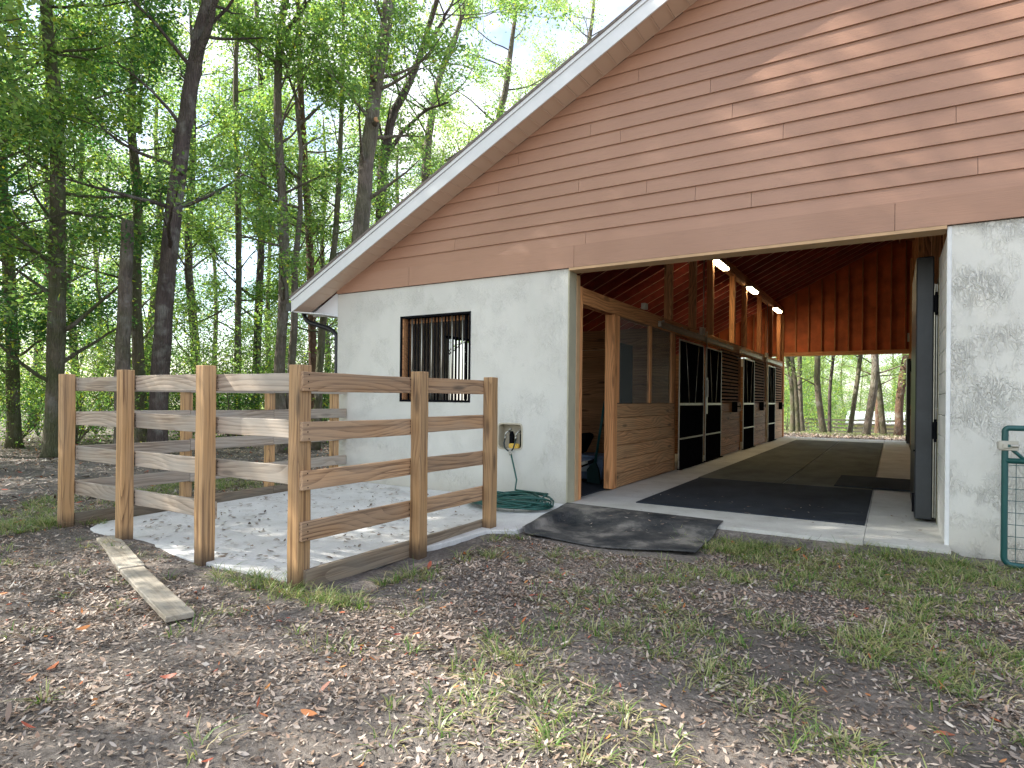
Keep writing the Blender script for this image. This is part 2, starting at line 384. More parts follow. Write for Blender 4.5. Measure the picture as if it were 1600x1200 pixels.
# ------------------------------------------------------------------ ground, slabs
def axis(lo, a, b, hi, fine, coarse):
    return np.concatenate([np.geomspace(1, 1+a-lo, coarse)[::-1]*-1+1+a, np.arange(a, b, fine)[1:], np.geomspace(1, 1+hi-b, coarse)-1+b])
gx = axis(-320, -12, 7, 320, .11, 34); gy = axis(-160, 0, 15, 420, .11, 34)
X, Y = np.meshgrid(gx, gy); Z = hgt(X, Y) + (rng.random(X.shape)-.5)*.010
inb = (X > -7.3) & (X < 8) & (Y > 6.9) & (Y < 24.1); Z[inb] = -.16
pad = (X > -7.02) & (X < -3.55) & (Y > 3.12) & (Y < 6.9); Z[pad] = -.12
pad = (X > -3.56) & (X < -3.22) & (Y > 5.3) & (Y < 6.9); Z[pad] = -.12
Z[(X > -3.56) & (X < -3.0) & (Y > 3.1) & (Y < 5.3)] -= .0
near = (np.abs(X+5.2) < 2.2) & (Y > 2.3) & (Y < 3.05); Z[near] += .012*np.clip((Y[near]-2.3)/.6, 0, 1)
lip = (X > -3.3) & (X < .5) & (Y > 6.3) & (Y < 6.95); Z[lip] = np.maximum(Z[lip], -.035)
v = np.stack([X.ravel(), Y.ravel(), Z.ravel()], 1); ny, nx = X.shape
idx = np.arange(ny*nx).reshape(ny, nx); fq = np.stack([idx[:-1, :-1].ravel(), idx[:-1, 1:].ravel(), idx[1:, 1:].ravel(), idx[1:, :-1].ravel()], 1)
def np_mesh(name, v, f, mats, mi=None, smooth=False):
    me = bpy.data.meshes.new(name); k = f.shape[1]
    me.vertices.add(len(v)); me.vertices.foreach_set('co', v.astype(np.float32).ravel())
    me.loops.add(f.size); me.loops.foreach_set('vertex_index', f.astype(np.int32).ravel())
    me.polygons.add(len(f)); me.polygons.foreach_set('loop_start', np.arange(0, f.size, k, dtype=np.int32))
    for m in mats: me.materials.append(m)
    if mi is not None: me.polygons.foreach_set('material_index', mi.astype(np.int32))
    if smooth: me.polygons.foreach_set('use_smooth', np.ones(len(f), dtype=bool))
    me.update(calc_edges=True); return me
tag(link('ground', np_mesh('ground', v, fq, [M['ground']], smooth=True)), kind='structure')

b = MB()   # pen pad: irregular front edge, thin apron beside the wall
edge = [(-6.85, 3.10), (-6.6, 3.03), (-6.1, 2.97), (-5.4, 3.0), (-4.9, 2.96), (-4.2, 3.0), (-3.8, 2.99), (-3.62, 3.04), (-3.56, 3.4), (-3.54, 4.1), (-3.45, 4.5), (-3.40, 5.1), (-3.17, 5.25), (-3.12, 6.796), (-7.05, 6.796), (-7.05, 3.3)]
b.prism(edge, -.18, -.004, axis='z')
b.v = [(x, y, z if z < -.1 else padz(x, y)) for x, y, z in b.v]
tag(b.build('concrete_pad', M['concrete'], bevel=.008), kind='structure')
b = MB(); b.box(-3.116, -.2225, 6.50, 6.796, -.2, 0); b.box(-.2185, .44, 6.56, 6.796, -.2, -.001)
b.box(-3.376+.0, -.2225, 6.80, YE+.3, -.2, 0); b.box(-.2185, .412, 6.80, 7.6, -.2, -.001); b.box(-.2185, .412, 7.6, YE+.3, -.2, -.001)
b.box(-7.2, -3.38, 7.0, YE, -.2, -.03)
tag(b.build('aisle_floor', M['aisleconc']), kind='structure')

# ------------------------------------------------------------------ barn
barn = empty('horse_barn', (-3.4, 6.8, 0), 'brown sided gabled horse barn with pale stucco walls and an open centre aisle', 'barn')
SL = .493; XR = .15; XW = -7.36; XE = -7.97
def soff(x): return 2.905+SL*(x-XW) if x <= XR else 2.905+SL*(2*XR-x-XW)
ZR = soff(XR); XW2 = 2*XR-XW; XE2 = 2*XR-XE

def wallgrid(mb, xs, zs, holes, y0, y1, axis='y'):
    def P(a, t, z): return (a, t, z) if axis == 'y' else (t, a, z)
    solid = lambda i, j: 0 <= i < len(xs)-1 and 0 <= j < len(zs)-1 and (i, j) not in holes
    for i in range(len(xs)-1):
        for j in range(len(zs)-1):
            if not solid(i, j): continue
            a, c, d, e = xs[i], xs[i+1], zs[j], zs[j+1]
            mb.quad(P(a, y0, d), P(c, y0, d), P(c, y0, e), P(a, y0, e)); mb.quad(P(a, y1, d), P(a, y1, e), P(c, y1, e), P(c, y1, d))
            if not solid(i-1, j): mb.quad(P(a, y0, d), P(a, y0, e), P(a, y1, e), P(a, y1, d))
            if not solid(i+1, j): mb.quad(P(c, y0, d), P(c, y1, d), P(c, y1, e), P(c, y0, e))
            if not solid(i, j-1): mb.quad(P(a, y0, d), P(a, y1, d), P(c, y1, d), P(c, y0, d))
            if not solid(i, j+1): mb.quad(P(a, y0, e), P(c, y0, e), P(c, y1, e), P(a, y1, e))
def wobj(name, mb, mat):
    o = mb.build(name, mat, barn, fix=False); return o
WX0, WX1, WZ0, WZ1 = -6.075, -4.83, 1.215, 2.44
b = MB(); wallgrid(b, [XW, WX0, WX1, -4.37, -4.02, -3.384], [-.2, .63, .945, WZ0, WZ1, 2.86], {(1, 3), (3, 1)}, YF, YF+.2); wobj('wall', b, M['stucco'])
b = MB(); wallgrid(b, [.44, XW2], [-.2, 2.86], set(), YF, YF+.2); wobj('wall', b, M['stucco'])
b = MB(); wallgrid(b, [YF+.2, 9.25, 10.45, 13.2, 14.6, 17.6, 19, YE], [-.2, 1.2, 2.45, 2.86], {(1, 1), (3, 1), (5, 1)}, XW, XW+.2, 'x'); wobj('wall', b, M['stucco'])
b = MB(); wallgrid(b, [YF+.2, YE], [-.2, 2.86], set(), XW2-.2, XW2, 'x'); wobj('wall', b, M['stucco'])
b = MB(); wallgrid(b, [XW, -3.40], [-.2, 2.86], set(), YE, YE+.2); wobj('wall', b, M['stucco'])
b = MB(); wallgrid(b, [.50, XW2], [-.2, 2.86], set(), YE, YE+.2); wobj('wall', b, M['stucco'])
# painted jamb reveals and corner strips
b = MB(); b.box(-3.384, -3.368, YF-.004, YF+.20, -.02, 2.86)
for k in range(14): b.box(-3.372, -3.364, YF+.0, YF+.02, .2*k+.05, .2*k+.235)
b.build('jamb', M['jamb'], barn)
plank('jamb_board', -3.41, -3.362, YF+.205, YF+.30, 0, 2.82, M['tan'], barn)
plank('jamb_board', -3.41, -3.366, YF+.303, YF+.39, 0, 2.70, M['timber'], barn)
b = MB(); b.box(.405, .44, YF-.003, YF+.03, -.08, 2.86)
for k in range(14): b.box(.408, .44, YF+.032, YF+1.08, -.08+.206*k, .12+.206*k)
b.build('jamb', M['blockwhite'], barn, bevel=.004)
b = MB(); b.box(.402, .445, YF+1.085, YF+1.12, 0, 2.8); b.build('jamb_board', M['jamb'], barn)

# gable siding
JO = [(-2.51,5.0),(-1.7,4.72),(-3.1,4.49),(-2.72,4.33),(-1.47,4.25),(-.97,4.07),(.46,3.76),(-3.25,3.77),(-2.4,3.61),(-1.85,3.44),(-1.27,3.28),(.62,3.29),(-3.15,3.2),(-4.4,3.93),(-5.1,3.4),(.24,3.1),(2.2,3.5),(3.3,4.1),(-4.1,4.3),(1.9,4.9)]
b = MB()
EX = .1615; z0 = 3.122; Zs = []
while z0 < ZR+.1: Zs.append(z0); z0 += EX
def xl(z): return XW+(z-2.905)/SL
zt_last = None
for z in Zs:
    zt = z+EX+.02
    if xl(z)+.05 > XR: continue
    js = sorted([x for x, jz in JO if z-.01 <= jz < z+EX-.01])
    cuts = [None]+js+[None]
    for i in range(len(cuts)-1):
        a0 = xl(z)-.0 if cuts[i] is None else cuts[i]+.002; a1 = min(xl(zt), XR) if cuts[i] is None else a0
        c0 = 2*XR-xl(z) if cuts[i+1] is None else cuts[i+1]-.002; c1 = max(2*XR-xl(zt), XR) if cuts[i+1] is None else c0
        yb, yt = YF-.026, YF-.003
        b.quad((a0, yb, z), (c0, yb, z), (c1, yt, zt), (a1, yt, zt)); b.quad((a0, yb, z), (a0, YF, z), (c0, YF, z), (c0, yb, z))
        if cuts[i] is not None: b.quad((a0, yb, z), (a1, yt, zt), (a1, YF, zt), (a0, YF, z))
        if cuts[i+1] is not None: b.quad((c0, yb, z), (c0, YF, z), (c1, YF, zt), (c1, yt, zt))
# flat band at the foot of the gable
for a, c in ((XW, -5.9), (-5.896, -3.30), (-3.296, .0), (.004, 3.6), (3.604, XW2)):
    b.box(a, c, YF-.030, YF-.0, 2.868, 3.132)
b.build('gable_siding', M['siding'], barn, fix=False)
b = MB(); b.prism([(XW, 2.862), (XW2, 2.862), (XW2, 3.06), (XR, ZR+.155), (XW, 3.06)], YF+.001, YF+.12); b.build('gable_sheathing', M['bark_dark'], barn)
b = MB(); b.box(-3.362, .402, YF-.028, YF+.2, 2.835, 2.866); b.build('header_trim', M['tan'], barn)
b = MB(); b.box(-3.3, -.2, YF+.21, YF+.25, 2.62, 2.80); b = MB()
b.box(-3.41, .5, YF+.125, YF+.26, 2.868, 3.2); b.build('header_beam', M['rafter'], barn)
# eave return (triangle) + soffits
b = MB(); b.prism([(XW-.003, 2.53), (XW-.003, 2.895), (XE+.05, 2.60), (XE+.05, 2.55)], YF-.002, YF+.02)
b.prism([(XE, 2.585), (XW, 2.515), (XW, 2.530), (XE, 2.600)], 6.46, YE+.36)
b.build('eave_soffit', M['white'], barn)
YR = 6.44
b = MB()
for sgn in (0, 1):
    n = int((XR-XE)/.168)
    for k in range(n+1):
        x0 = XE+.168*k; x1 = min(XR, x0+.168-.004)
        f = (lambda x: x) if not sgn else (lambda x: 2*XR-x)
        zz = lambda x: 2.605+SL*(x-XE)
        for (yy0, yy1) in ((YR+.005, YF-.022),):
            P = [(x0, zz(x0)), (x1, zz(x1)), (x1, zz(x1)+.02), (x0, zz(x0)+.02)]
            b.prism([(f(x), z) for x, z in P], yy0, yy1)
            Q = [(x1-.012, zz(x1-.012)-.006), (x1, zz(x1)-.006), (x1, zz(x1)-.0005), (x1-.012, zz(x1-.012)-.0005)]
            b.prism([(f(x), z) for x, z in Q], yy0, yy1)
    # J-channel against siding
    b.prism([(f(XW), 2.905-.004), (f(XR), ZR-.004), (f(XR), ZR+.014), (f(XW), 2.905+.014)], YF-.034, YF-.0225)
b.build('rake_soffit', M['soffit'], barn)
for sgn in (0, 1):
    f = (lambda x: x) if not sgn else (lambda x: 2*XR-x)
    b = MB(); zb = 2.588
    b.prism([(f(XE-.0), zb), (f(XR), zb+SL*(XR-XE)), (f(XR), zb+.165+SL*(XR-XE)), (f(XE), zb+.165)], YR-.018, YR)
    b.prism([(f(XE-.01), zb+.169), (f(XR), zb+.169+SL*(XR-XE)), (f(XR), zb+.214+SL*(XR-XE)), (f(XE-.01), zb+.214)], YR-.034, YR)
    if not sgn: b.box(XE-.014, XE, YR-.018, YE+.36, 2.588, 2.78)
    b.build('fascia', M['white'], barn)
    b = MB(); q = zb+.216
    b.prism([(f(XE-.03), q-.012), (f(XR), q+SL*(XR-XE)), (f(XR), q+.035+SL*(XR-XE)), (f(XE-.03), q+.022)], YR-.045, YE+.4)
    b.build('roof', M['shingle'], barn)
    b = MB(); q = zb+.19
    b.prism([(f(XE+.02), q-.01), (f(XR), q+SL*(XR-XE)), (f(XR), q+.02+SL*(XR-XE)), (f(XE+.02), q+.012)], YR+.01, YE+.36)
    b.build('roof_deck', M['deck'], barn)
# rafters
RB = 2.588+.19
k = 0; y = 7.30
while y < YE-.1:
    b = MB(); t0 = RB+SL*(XW-XE); t1 = RB+SL*(XR-XE)
    b.prism([(XW+.02, t0-.19), (XR-.02, t1-.19), (XR-.02, t1-.006), (XW+.02, t0-.006)], y, y+.04)
    b.prism([(XW+.02, t0-.197), (XR-.02, t1-.197), (XR-.02, t1-.191), (XW+.02, t0-.191)], y+.002, y+.038, m=1)
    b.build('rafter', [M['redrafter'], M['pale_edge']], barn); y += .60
y = 7.30
while y < YE-.1:
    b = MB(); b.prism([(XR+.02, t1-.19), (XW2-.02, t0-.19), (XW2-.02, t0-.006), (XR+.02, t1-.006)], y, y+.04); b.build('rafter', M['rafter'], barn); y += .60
plank('ridge_beam', XR-.02, XR+.02, YF+.13, YE, t1-.24, t1-.01, M['rafter'], barn, bevel=0)
# far gable (inside) : rust panels, studs, plate, exterior siding
b = MB(); b.prism([(XW, 2.9), (XW2, 2.9), (XW2, 3.07), (XR, ZR+.165), (XW, 3.07)], YE+.10, YE+.16); b.build('gable_panel', M['gablepanel'], barn)
x = -3.36+.36
while x < XW2-.5:
    plank('gable_stud', x, x+.04, YE, YE+.098, 2.99, soff(x)+.10, M['rafter'], barn, bevel=0); x += .415
x = -3.6
while x > XW+.5:
    plank('gable_stud', x, x+.04, YE, YE+.098, 2.99, soff(x)+.10, M['rafter'], barn, bevel=0); x -= .415
plank('gable_plate', -3.40, .6, YE-.04, YE+.12, 2.895, 3.03, M['timber'], barn)
plank('gable_plate', XW+.1, -3.404, YE-.04, YE+.098, 2.895, 3.0, M['rafter'], barn)

# gutter + downspout
b = MB()
b.prism([(XE-.016, 2.60), (XE-.09, 2.60), (XE-.115, 2.64), (XE-.115, 2.725), (XE-.105, 2.725), (XE-.105, 2.645), (XE-.085, 2.612), (XE-.016, 2.612)], YR-.02, YE+.4)
b.box(XE-.115, XE-.016, YR-.028, YR-.019, 2.60, 2.725)
b.build('gutter', M['gutter'], barn)
b = MB(); P = [(-8.03, 6.70, 2.60), (-7.99, 6.72, 2.50), (-7.93, 6.74, 2.45), (-7.62, 6.82, 2.36), (-7.52, 6.85, 2.31), (-7.455, 6.87, 2.23), (-7.45, 6.87, 1.6), (-7.45, 6.87, .1), (-7.48, 6.84, .0)]
b.tube(P, .038, 8); o = b.build('downspout', M['gutter'], barn, smooth=True)

# front window: deep timber frame with welded bars
win = MB(); z0, z1 = WZ0, WZ1
for bx in ((WX0, WX0+.03, YF-.006, YF+.2, z0, z1), (WX1-.03, WX1, YF-.006, YF+.2, z0, z1), (WX0+.03, WX1-.03, YF-.006, YF+.2, z1-.03, z1), (WX0+.03, WX1-.03, YF-.006, YF+.2, z0, z0+.03)): win.box(*bx)
W = win.build('window', M['black'], barn)
b = MB(); b.box(WX0+.032, WX0+.06, YF+.01, YF+.19, z0+.032, z1-.032); b.box(WX0+.062, WX1-.032, YF+.09, YF+.12, z1-.10, z1-.032)
o = b.build('frame', M['darkwood'], W)
nb = 19
for i in range(nb):
    x = WX0+.115+i*(WX1-WX0-.17)/(nb-1); b = MB(); b.tube([(x, YF+.055, z0+.03), (x, YF+.055, z1-.03)], .0115, 6); b.build('bar', M['galv' if i % 3 == 1 else 'black'], W, smooth=True)
b = MB()
for x in (WX1-.125, WX1-.052):
    b.box(x-.026, x+.026, YF+.062, YF+.075, z0+.034, z1-.034)
    for z in (1.42, 1.74, 1.9, 2.05): b.tube([(x, YF+.062, z), (x, YF+.054, z)], .011, 8, m=1)
b.build('latch_plate', [M['black'], M['galv']], W)
# side windows with bars
for (a, c) in ((9.25, 10.45), (13.2, 14.6), (17.6, 19.0)):
    b = MB()
    for bx in ((XW+.02, XW+.18, a, a+.03, 1.2, 2.45), (XW+.02, XW+.18, c-.03, c, 1.2, 2.45), (XW+.02, XW+.18, a+.03, c-.03, 2.42, 2.45), (XW+.02, XW+.18, a+.03, c-.03, 1.2, 1.23)): b.box(*bx)
    W2 = b.build('window', M['black'], barn)
    b = MB()
    n = 11
    for i in range(n): yy = a+.09+i*(c-a-.18)/(n-1); b.tube([(XW+.1, yy, 1.23), (XW+.1, yy, 2.42)], .011, 6)
    b.build('window_grille', M['black'], W2, smooth=True)

# hose bib recess
b = MB(); x0, x1, za, zb_ = -4.37, -4.02, .63, .945; D = .14
b.quad((x0, YF+D, za), (x1, YF+D, za), (x1, YF+D, zb_), (x0, YF+D, zb_))
for q in (((x0+.001, YF, za), (x0+.001, YF+D, za), (x0+.001, YF+D, zb_), (x0+.001, YF, zb_)), ((x1-.001, YF, za), (x1-.001, YF, zb_), (x1-.001, YF+D, zb_), (x1-.001, YF+D, za)), ((x0, YF, za+.001), (x1, YF, za+.001), (x1, YF+D, za+.001), (x0, YF+D, za+.001)), ((x0, YF, zb_-.001), (x0, YF+D, zb_-.001), (x1, YF+D, zb_-.001), (x1, YF, zb_-.001))): b.quad(*q)
r = .045
def rr(x0, x1, z0, z1, r, n=5):
    pts = []
    for cx, cz, a0 in ((x1-r, z1-r, 0), (x0+r, z1-r, 90), (x0+r, z0+r, 180), (x1-r, z0+r, 270)):
        for i in range(n+1): a = radians(a0+90*i/n); pts.append((cx+r*cos(a), cz+r*sin(a)))
    return pts
I = rr(x0+.004, x1-.004, za+.004, zb_-.004, r); O = rr(x0-.014, x1+.014, za-.014, zb_+.014, r+.01); Q = rr(x0-.001, x1+.001, za-.001, zb_+.001, .001)
n = len(I)
for i in range(n):
    j = (i+1) % n
    b.quad((I[i][0], YF-.006, I[i][1]), (O[i][0], YF-.006, O[i][1]), (O[j][0], YF-.006, O[j][1]), (I[j][0], YF-.006, I[j][1]))
    b.quad((O[i][0], YF-.006, O[i][1]), (O[i][0], YF+.001, O[i][1]), (O[j][0], YF+.001, O[j][1]), (O[j][0], YF-.006, O[j][1]))
    b.quad((I[i][0], YF-.006, I[i][1]), (I[j][0], YF-.006, I[j][1]), (I[j][0], YF+.05, I[j][1]), (I[i][0], YF+.05, I[i][1]))
HB = b.build('hose_bib_box', M['beige'], barn, fix=False)
for x in (-4.245, -4.085):
    b = MB(); b.tube([(x+.035, YF+.07, .64), (x+.035, YF+.07, .80), (x+.03, YF+.07, .85)], [.034, .034, .02], 10)
    sp = b.build('spigot', M['black'], HB, smooth=True)
    b = MB(); b.tube([(x+.02, YF+.05, .85), (x-.005, YF+.02, .845), (x-.02, YF+.0, .82), (x-.02, YF-.005, .78)], .012, 8); b.tube([(x-.02, YF-.005, .785), (x-.02, YF-.006, .755)], .016, 8)
    b.tube([(x+.02, YF+.05, .85), (x+.03, YF+.05, .90)], .006, 6); b.tube([(x+.005, YF+.03, .872), (x+.045, YF+.06, .878)], .009, 6)
    b.build('valve', M['galv'], sp, smooth=True)

# ---- stalls, left of the aisle
XS = -3.38
plank('stall_header', XS-.04, XS, 7.19, YE-.02, 2.49, 2.70, M['timber'], barn)
plank('stall_header', XS-.14, XS-.10, 7.19, YE-.02, 2.49, 2.70, M['rafter'], barn)
plank('stall_post', XS-.14, XS+.004, 8.27, 8.40, 0, 2.487, M['timber'], barn)
plank('stud', XS-.09, XS-.005, 8.402, 8.50, 1.225, 2.487, M['timber'], barn)
def boards(y0, y1, x=XS, n=6, top=1.215, name='stall_board', mat='stallwood', split=None):
    h = top/n
    for k in range(n):
        plank(name, x-.04, x-.002, y0, y1, h*k+.004, h*(k+1)-.002, M[mat], barn, bevel=.004)
boards(8.402, 11.15, n=6)
# clear ribbed panel, dark pane, studs
b = MB(); n = 60; y0, y1 = 8.505, 9.83
for i in range(n):
    a = y0+(y1-y0)*i/n; c = y0+(y1-y0)*(i+1)/n; xa = XS-.03+.008*sin(i*pi*.5*1.001); xc = XS-.03+.008*sin((i+1)*pi*.5*1.001)
    b.quad((xa, a, 1.222), (xc, c, 1.222), (xc, c, 2.487), (xa, a, 2.487))
b.build('clear_panel', M['clear'], barn, smooth=True, fix=False)
plank('stud', XS-.06, XS-.01, 9.84, 9.93, 1.225, 2.487, M['timber'], barn)
b = MB(); b.box(XS-.035, XS-.03, 9.935, 10.98, 1.222, 2.487); b.build('clear_panel', M['clear'], barn)
plank('stud', XS-.05, XS-.003, 11.0, 11.15, 1.225, 2.487, M['timber'], barn)
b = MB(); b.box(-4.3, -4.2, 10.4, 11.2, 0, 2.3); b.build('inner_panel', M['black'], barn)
def stall_door(y0, y1, z1=2.40, x=XS+.045, v=True):
    b = MB(); t = .016
    for bx in ((x, x+t, y0, y0+.03, .02, z1), (x, x+t, y1-.03, y1, .02, z1), (x, x+t, y0+.03, y1-.03, z1-.03, z1), (x, x+t, y0+.03, y1-.03, 1.18, 1.225)): b.box(*bx)
    d = b.build('stall_door', M['galv'], barn)
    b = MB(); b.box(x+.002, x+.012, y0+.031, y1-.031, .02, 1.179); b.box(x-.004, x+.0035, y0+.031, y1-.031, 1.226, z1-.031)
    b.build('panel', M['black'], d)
    m = (y0+y1)/2; w = (y1-y0)
    for s in (-1, 1):
        b = MB(); b.tube([(x+.016, m+s*w*.26, z1-.04), (x+.016, m+s*w*.12, 1.22)], .009, 6); b.build('yoke_bar', M['galv'], d, smooth=True)
    b = MB(); b.box(x+.0125, x+.022, y0+.031, y1-.031, .55, .58); b.build('brace', M['galv'], d)
    b = MB(); b.box(x-.012, x+.055, y0-.02, y1+.04, -.001, .018); b.build('floor_guide', M['black'], d)
    return d
stall_door(11.25, 12.97); stall_door(13.12, 14.52); stall_door(16.95, 18.45); stall_door(20.75, 22.1)
b = MB()
for (a, c) in ((10.1, 12.9), (12.95, 15.6), (16.55, 19.4), (20.4, 23.4)):
    b.box(XS+.03, XS+.085, a, c, 2.50, 2.565); b.box(XS+.032, XS+.083, a, c, 2.572, 2.592)
    for yy in (a+.3, (a+c)/2, c-.3): b.box(XS+.002, XS+.03, yy, yy+.04, 2.5, 2.64)
b.build('door_track', M['galv'], barn)
for a, c in ((11.16, 11.22), (13.0, 13.1), (14.60, 14.7), (16.85, 16.93), (20.62, 20.72), (18.5, 18.58), (22.15, 22.25)):
    plank('stud', XS-.05, XS-.003, a, c, 0, 2.487, M['darkwood'], barn)
boards(14.72, 16.84, n=6); boards(18.6, 20.6, n=6); boards(22.27, YE-.02, n=6)
for (a, c) in ((14.72, 16.84), (18.6, 20.6), (22.27, YE-.02)):
    n = 15; h = (2.487-1.225)/n
    for k in range(n): plank('grille_slat', XS-.035, XS-.012, a, c, 1.225+h*k+.01, 1.225+h*(k+1)-.028, M['darkwood'], barn, bevel=0)
    b = MB(); b.box(XS-.06, XS-.05, a, c, 1.222, 2.487); b.build('stall_shade_sheet', M['black'], barn)  # added black sheet standing in for the shade inside the stall
# latch blocks
for yy in (16.5, 20.2, 23.9):
    bl = plank('latch_block', XS+.002, XS+.05, yy-.35, yy+.25, 1.02, 1.24, M['stallwood'], barn)
    b = MB(); b.box(XS+.051, XS+.062, yy-.22, yy+.08, 1.12, 1.145); b.tube([(XS+.055, yy+.05, 1.08), (XS+.055, yy+.14, 1.132), (XS+.055, yy+.05, 1.185)], .01, 6)
    o = b.build('latch', M['black'], bl); o.matrix_parent_inverse = (Matrix.Translation(bl.location+barn.location) @ bl.rotation_euler.to_matrix().to_4x4()).inverted()
    b = MB(); b.box(XS+.002, XS+.09, yy-.62, yy-.40, 1.0, 1.25); b.build('strike_box', M['black'], barn)
b = MB(); b.box(XS+.085, XS+.11, 12.99, 13.10, 1.0, 1.75); b.tube([(XS+.12, 13.04, 1.35), (XS+.12, 13.04, 1.7)], .02, 8); b.build('door_latch', M['galv'], barn)
# upper posts carrying the loft beam
for yy in (10.80, 12.35, 13.75, 15.95, 17.4, 19.6, 21.6, 23.3):
    zt = RB+SL*(XS-XE)-.42 if yy > 11 else RB+SL*(XS-XE)-.20
    plank('upper_post', XS-.10, XS+.035-.0005*yy, yy, yy+.09+.04*(yy < 17), 2.703, zt, M['timber' if yy < 18 else 'rafter'], barn)
plank('loft_beam', XS-.10, XS-.005, 9.0, YE-.06, 4.36, 4.60, M['timber'], barn)
plank('loft_beam', XS-.001, XS+.03, 9.0, YE-.06, 4.38, 4.60, M['rafter'], barn)
plank('aisle_end_post', XS-.1, XS+.03, YE-.055, YE+.09, 0, 2.89, M['timber'], barn)
plank('header_end', XS-.1, XS+.03, YE-.2, YE-.058, 2.703, 4.35, M['timber'], barn)
# conduit + boxes
b = MB(); b.tube([(XS+.05, 12.92, 4.5), (XS+.05, 12.92, 2.76)], .012, 8); b.tube([(XS+.05, 20.5, 4.3), (XS+.05, 20.5, 1.3)], .012, 8); b.tube([(XS+.09, 13.05, 2.7), (XS+.1, 13.05, 1.7)], .012, 8); b.build('conduit', M['galv'], barn, smooth=True)
for (yy, zz, s) in ((12.80, 2.62, .15), (9.35, 2.702, .09), (20.4, 2.64, .13)):
    b = MB(); b.box(XS+.002, XS+.07, yy, yy+s*1.5, zz, zz+s); b.build('junction_box', M['plasticgrey'], barn, bevel=.004)
# cross partitions of planks
for yy, zt in ((11.30, 2.66), (15.0, 2.4), (16.9, 2.4), (20.7, 2.4)):
    n = 14; h = zt/n
    for k in range(n):
        if yy > 12 and k % 2: continue
        plank('partition_board', XW+.21, XS-.16, yy, yy+.04, h*k+.003-.03, h*(k+(1 if yy < 12 else 2))-.003-.03, M['darkwood'], barn, bevel=.003)
# right side of the aisle
XA = .46
for k in range(8): plank('stall_board', XA, XA+.04, 7.3, YE-.02, .15*k+.004, .15*(k+1)-.002, M['darkwood'], barn, bevel=0)
b = MB(); b.box(XA+.02, XA+.04, 7.3, YE-.02, 1.21, 2.6); b.build('stall_shade_sheet', M['black'], barn)  # black sheet added as the stall darkness above the boards
plank('stall_header', XA, XA+.04, 7.28, YE-.02, 2.61, 2.82, M['rafter'], barn)
for yy in (7.9, 10.4, 13.2, 15.8, 18.4, 21, 23.6): plank('upper_post', XA-.02, XA+.09, yy, yy+.09, 2.823, 5.9, M['timber'], barn)
plank('aisle_end_post', XA-.02, XA+.038, YE-.12, YE+.09, 0, 2.89, M['timber'], barn)
b = MB(); b.box(XA-.07, XA-.01, YE-.16, YE-.122, 3.27, 3.55); b.build('junction_box', M['plasticgrey'], barn)
# swung-open black doors
def leaf(x0, x1, y0, y1, z1):
    b = MB(); b.box(x0, x1, y0, y1, .03, z1); d = b.build('aisle_door', M['blackdoor'], barn, bevel=.012)
    b = MB(); b.box(x1+.002, x1+.012, y0+.006, y0+.016, .06, z1-.3); b.box(x1+.020, x1+.030, y0+.006, y0+.016, .05, z1-.3)
    b.tube([(x1+.006, y0+.0, .06), (x1+.006, y0+.0, z1-.35)], .008, 8)
    b.build('seal_strip', M['galv'], d)
    for z in (.98, 2.32):
        b = MB(); b.box(x1-.004, x1+.042, y0-.02, y0+.04, z-.09, z+.09); b.tube([(x1+.016, y0-.03, z-.12), (x1+.016, y0-.03, z+.12)], .013, 8); b.build('hinge', M['black'], d)
    b = MB(); b.box(x0-.022, x0-.001, y0+.01, y0+.05, .1, .3)
    b.tube([(x0-.005, y0-.004, .75), (x0-.005, y0-.004, .77)], .01, 6); b.build('door_bolt', M['black'], d)
    return d
leaf(.205, .365, 7.93, 9.75, 2.83)
leaf(.36, .455, 22.4, 23.9, 2.62)

# ------------------------------------------------------------------ lit strip lamps under the loft beam
for i, (y0, lab) in enumerate(((13.75, 'lit fluorescent strip lamp under the loft beam, the one nearest the barn front'), (17.4, 'middle lit fluorescent strip lamp under the loft beam between timber posts'), (21.75, 'lit strip lamp under the loft beam, farthest down the aisle'))):
    L_ = empty('ceiling_light', (XS, y0+.6, 4.34), lab, 'ceiling light', 'strip lamps under the loft beam')
    b = MB(); b.box(XS-.06, XS+.16, y0, y0+1.1, 4.325, 4.357); b.build('housing', M['lampframe'], L_)
    b = MB(); b.prism([(XS-.01, 4.323), (XS+.005, 4.29), (XS+.12, 4.29), (XS+.135, 4.323)], y0+.03, y0+1.07); b.build('diffuser', M['lamp'], L_)

# ------------------------------------------------------------------ mats
def mat_box(label, x0, x1, y0, y1, z, m, grp='rubber mats laid down the aisle', h=.012):
    b = MB(); b.box(x0, x1, y0, y1, z, z+h); o = b.build('rubber_mat', M[m], bevel=.004); tag(o, label, 'floor mat', grp); return o
mat_box('large black rubber mat just inside the front of the aisle', -2.70, -.235, 7.35, 10.30, .001, 'rubber')
rows = [(10.31, 14.3, 'just behind the large black front mat'), (14.31, 18.3, 'halfway down the aisle'), (18.31, 22.5, 'at the far end of the aisle')]
for y0, y1, w in rows:
    mat_box('dusty mat with a painted pale sheen, left of the middle seam, '+w, -2.72, -1.44, y0, y1, .001, 'rubber_dust_sheen')
    mat_box('dusty mat with a painted pale sheen, right of the middle seam, '+w, -1.425, -.235, y0, y1, .001, 'rubber_dust_sheen')
mat_box('small dark mat lying crosswise on the aisle mats', -.74, .27, 10.45, 12.0, .0145, 'rubber', grp='loose mats')
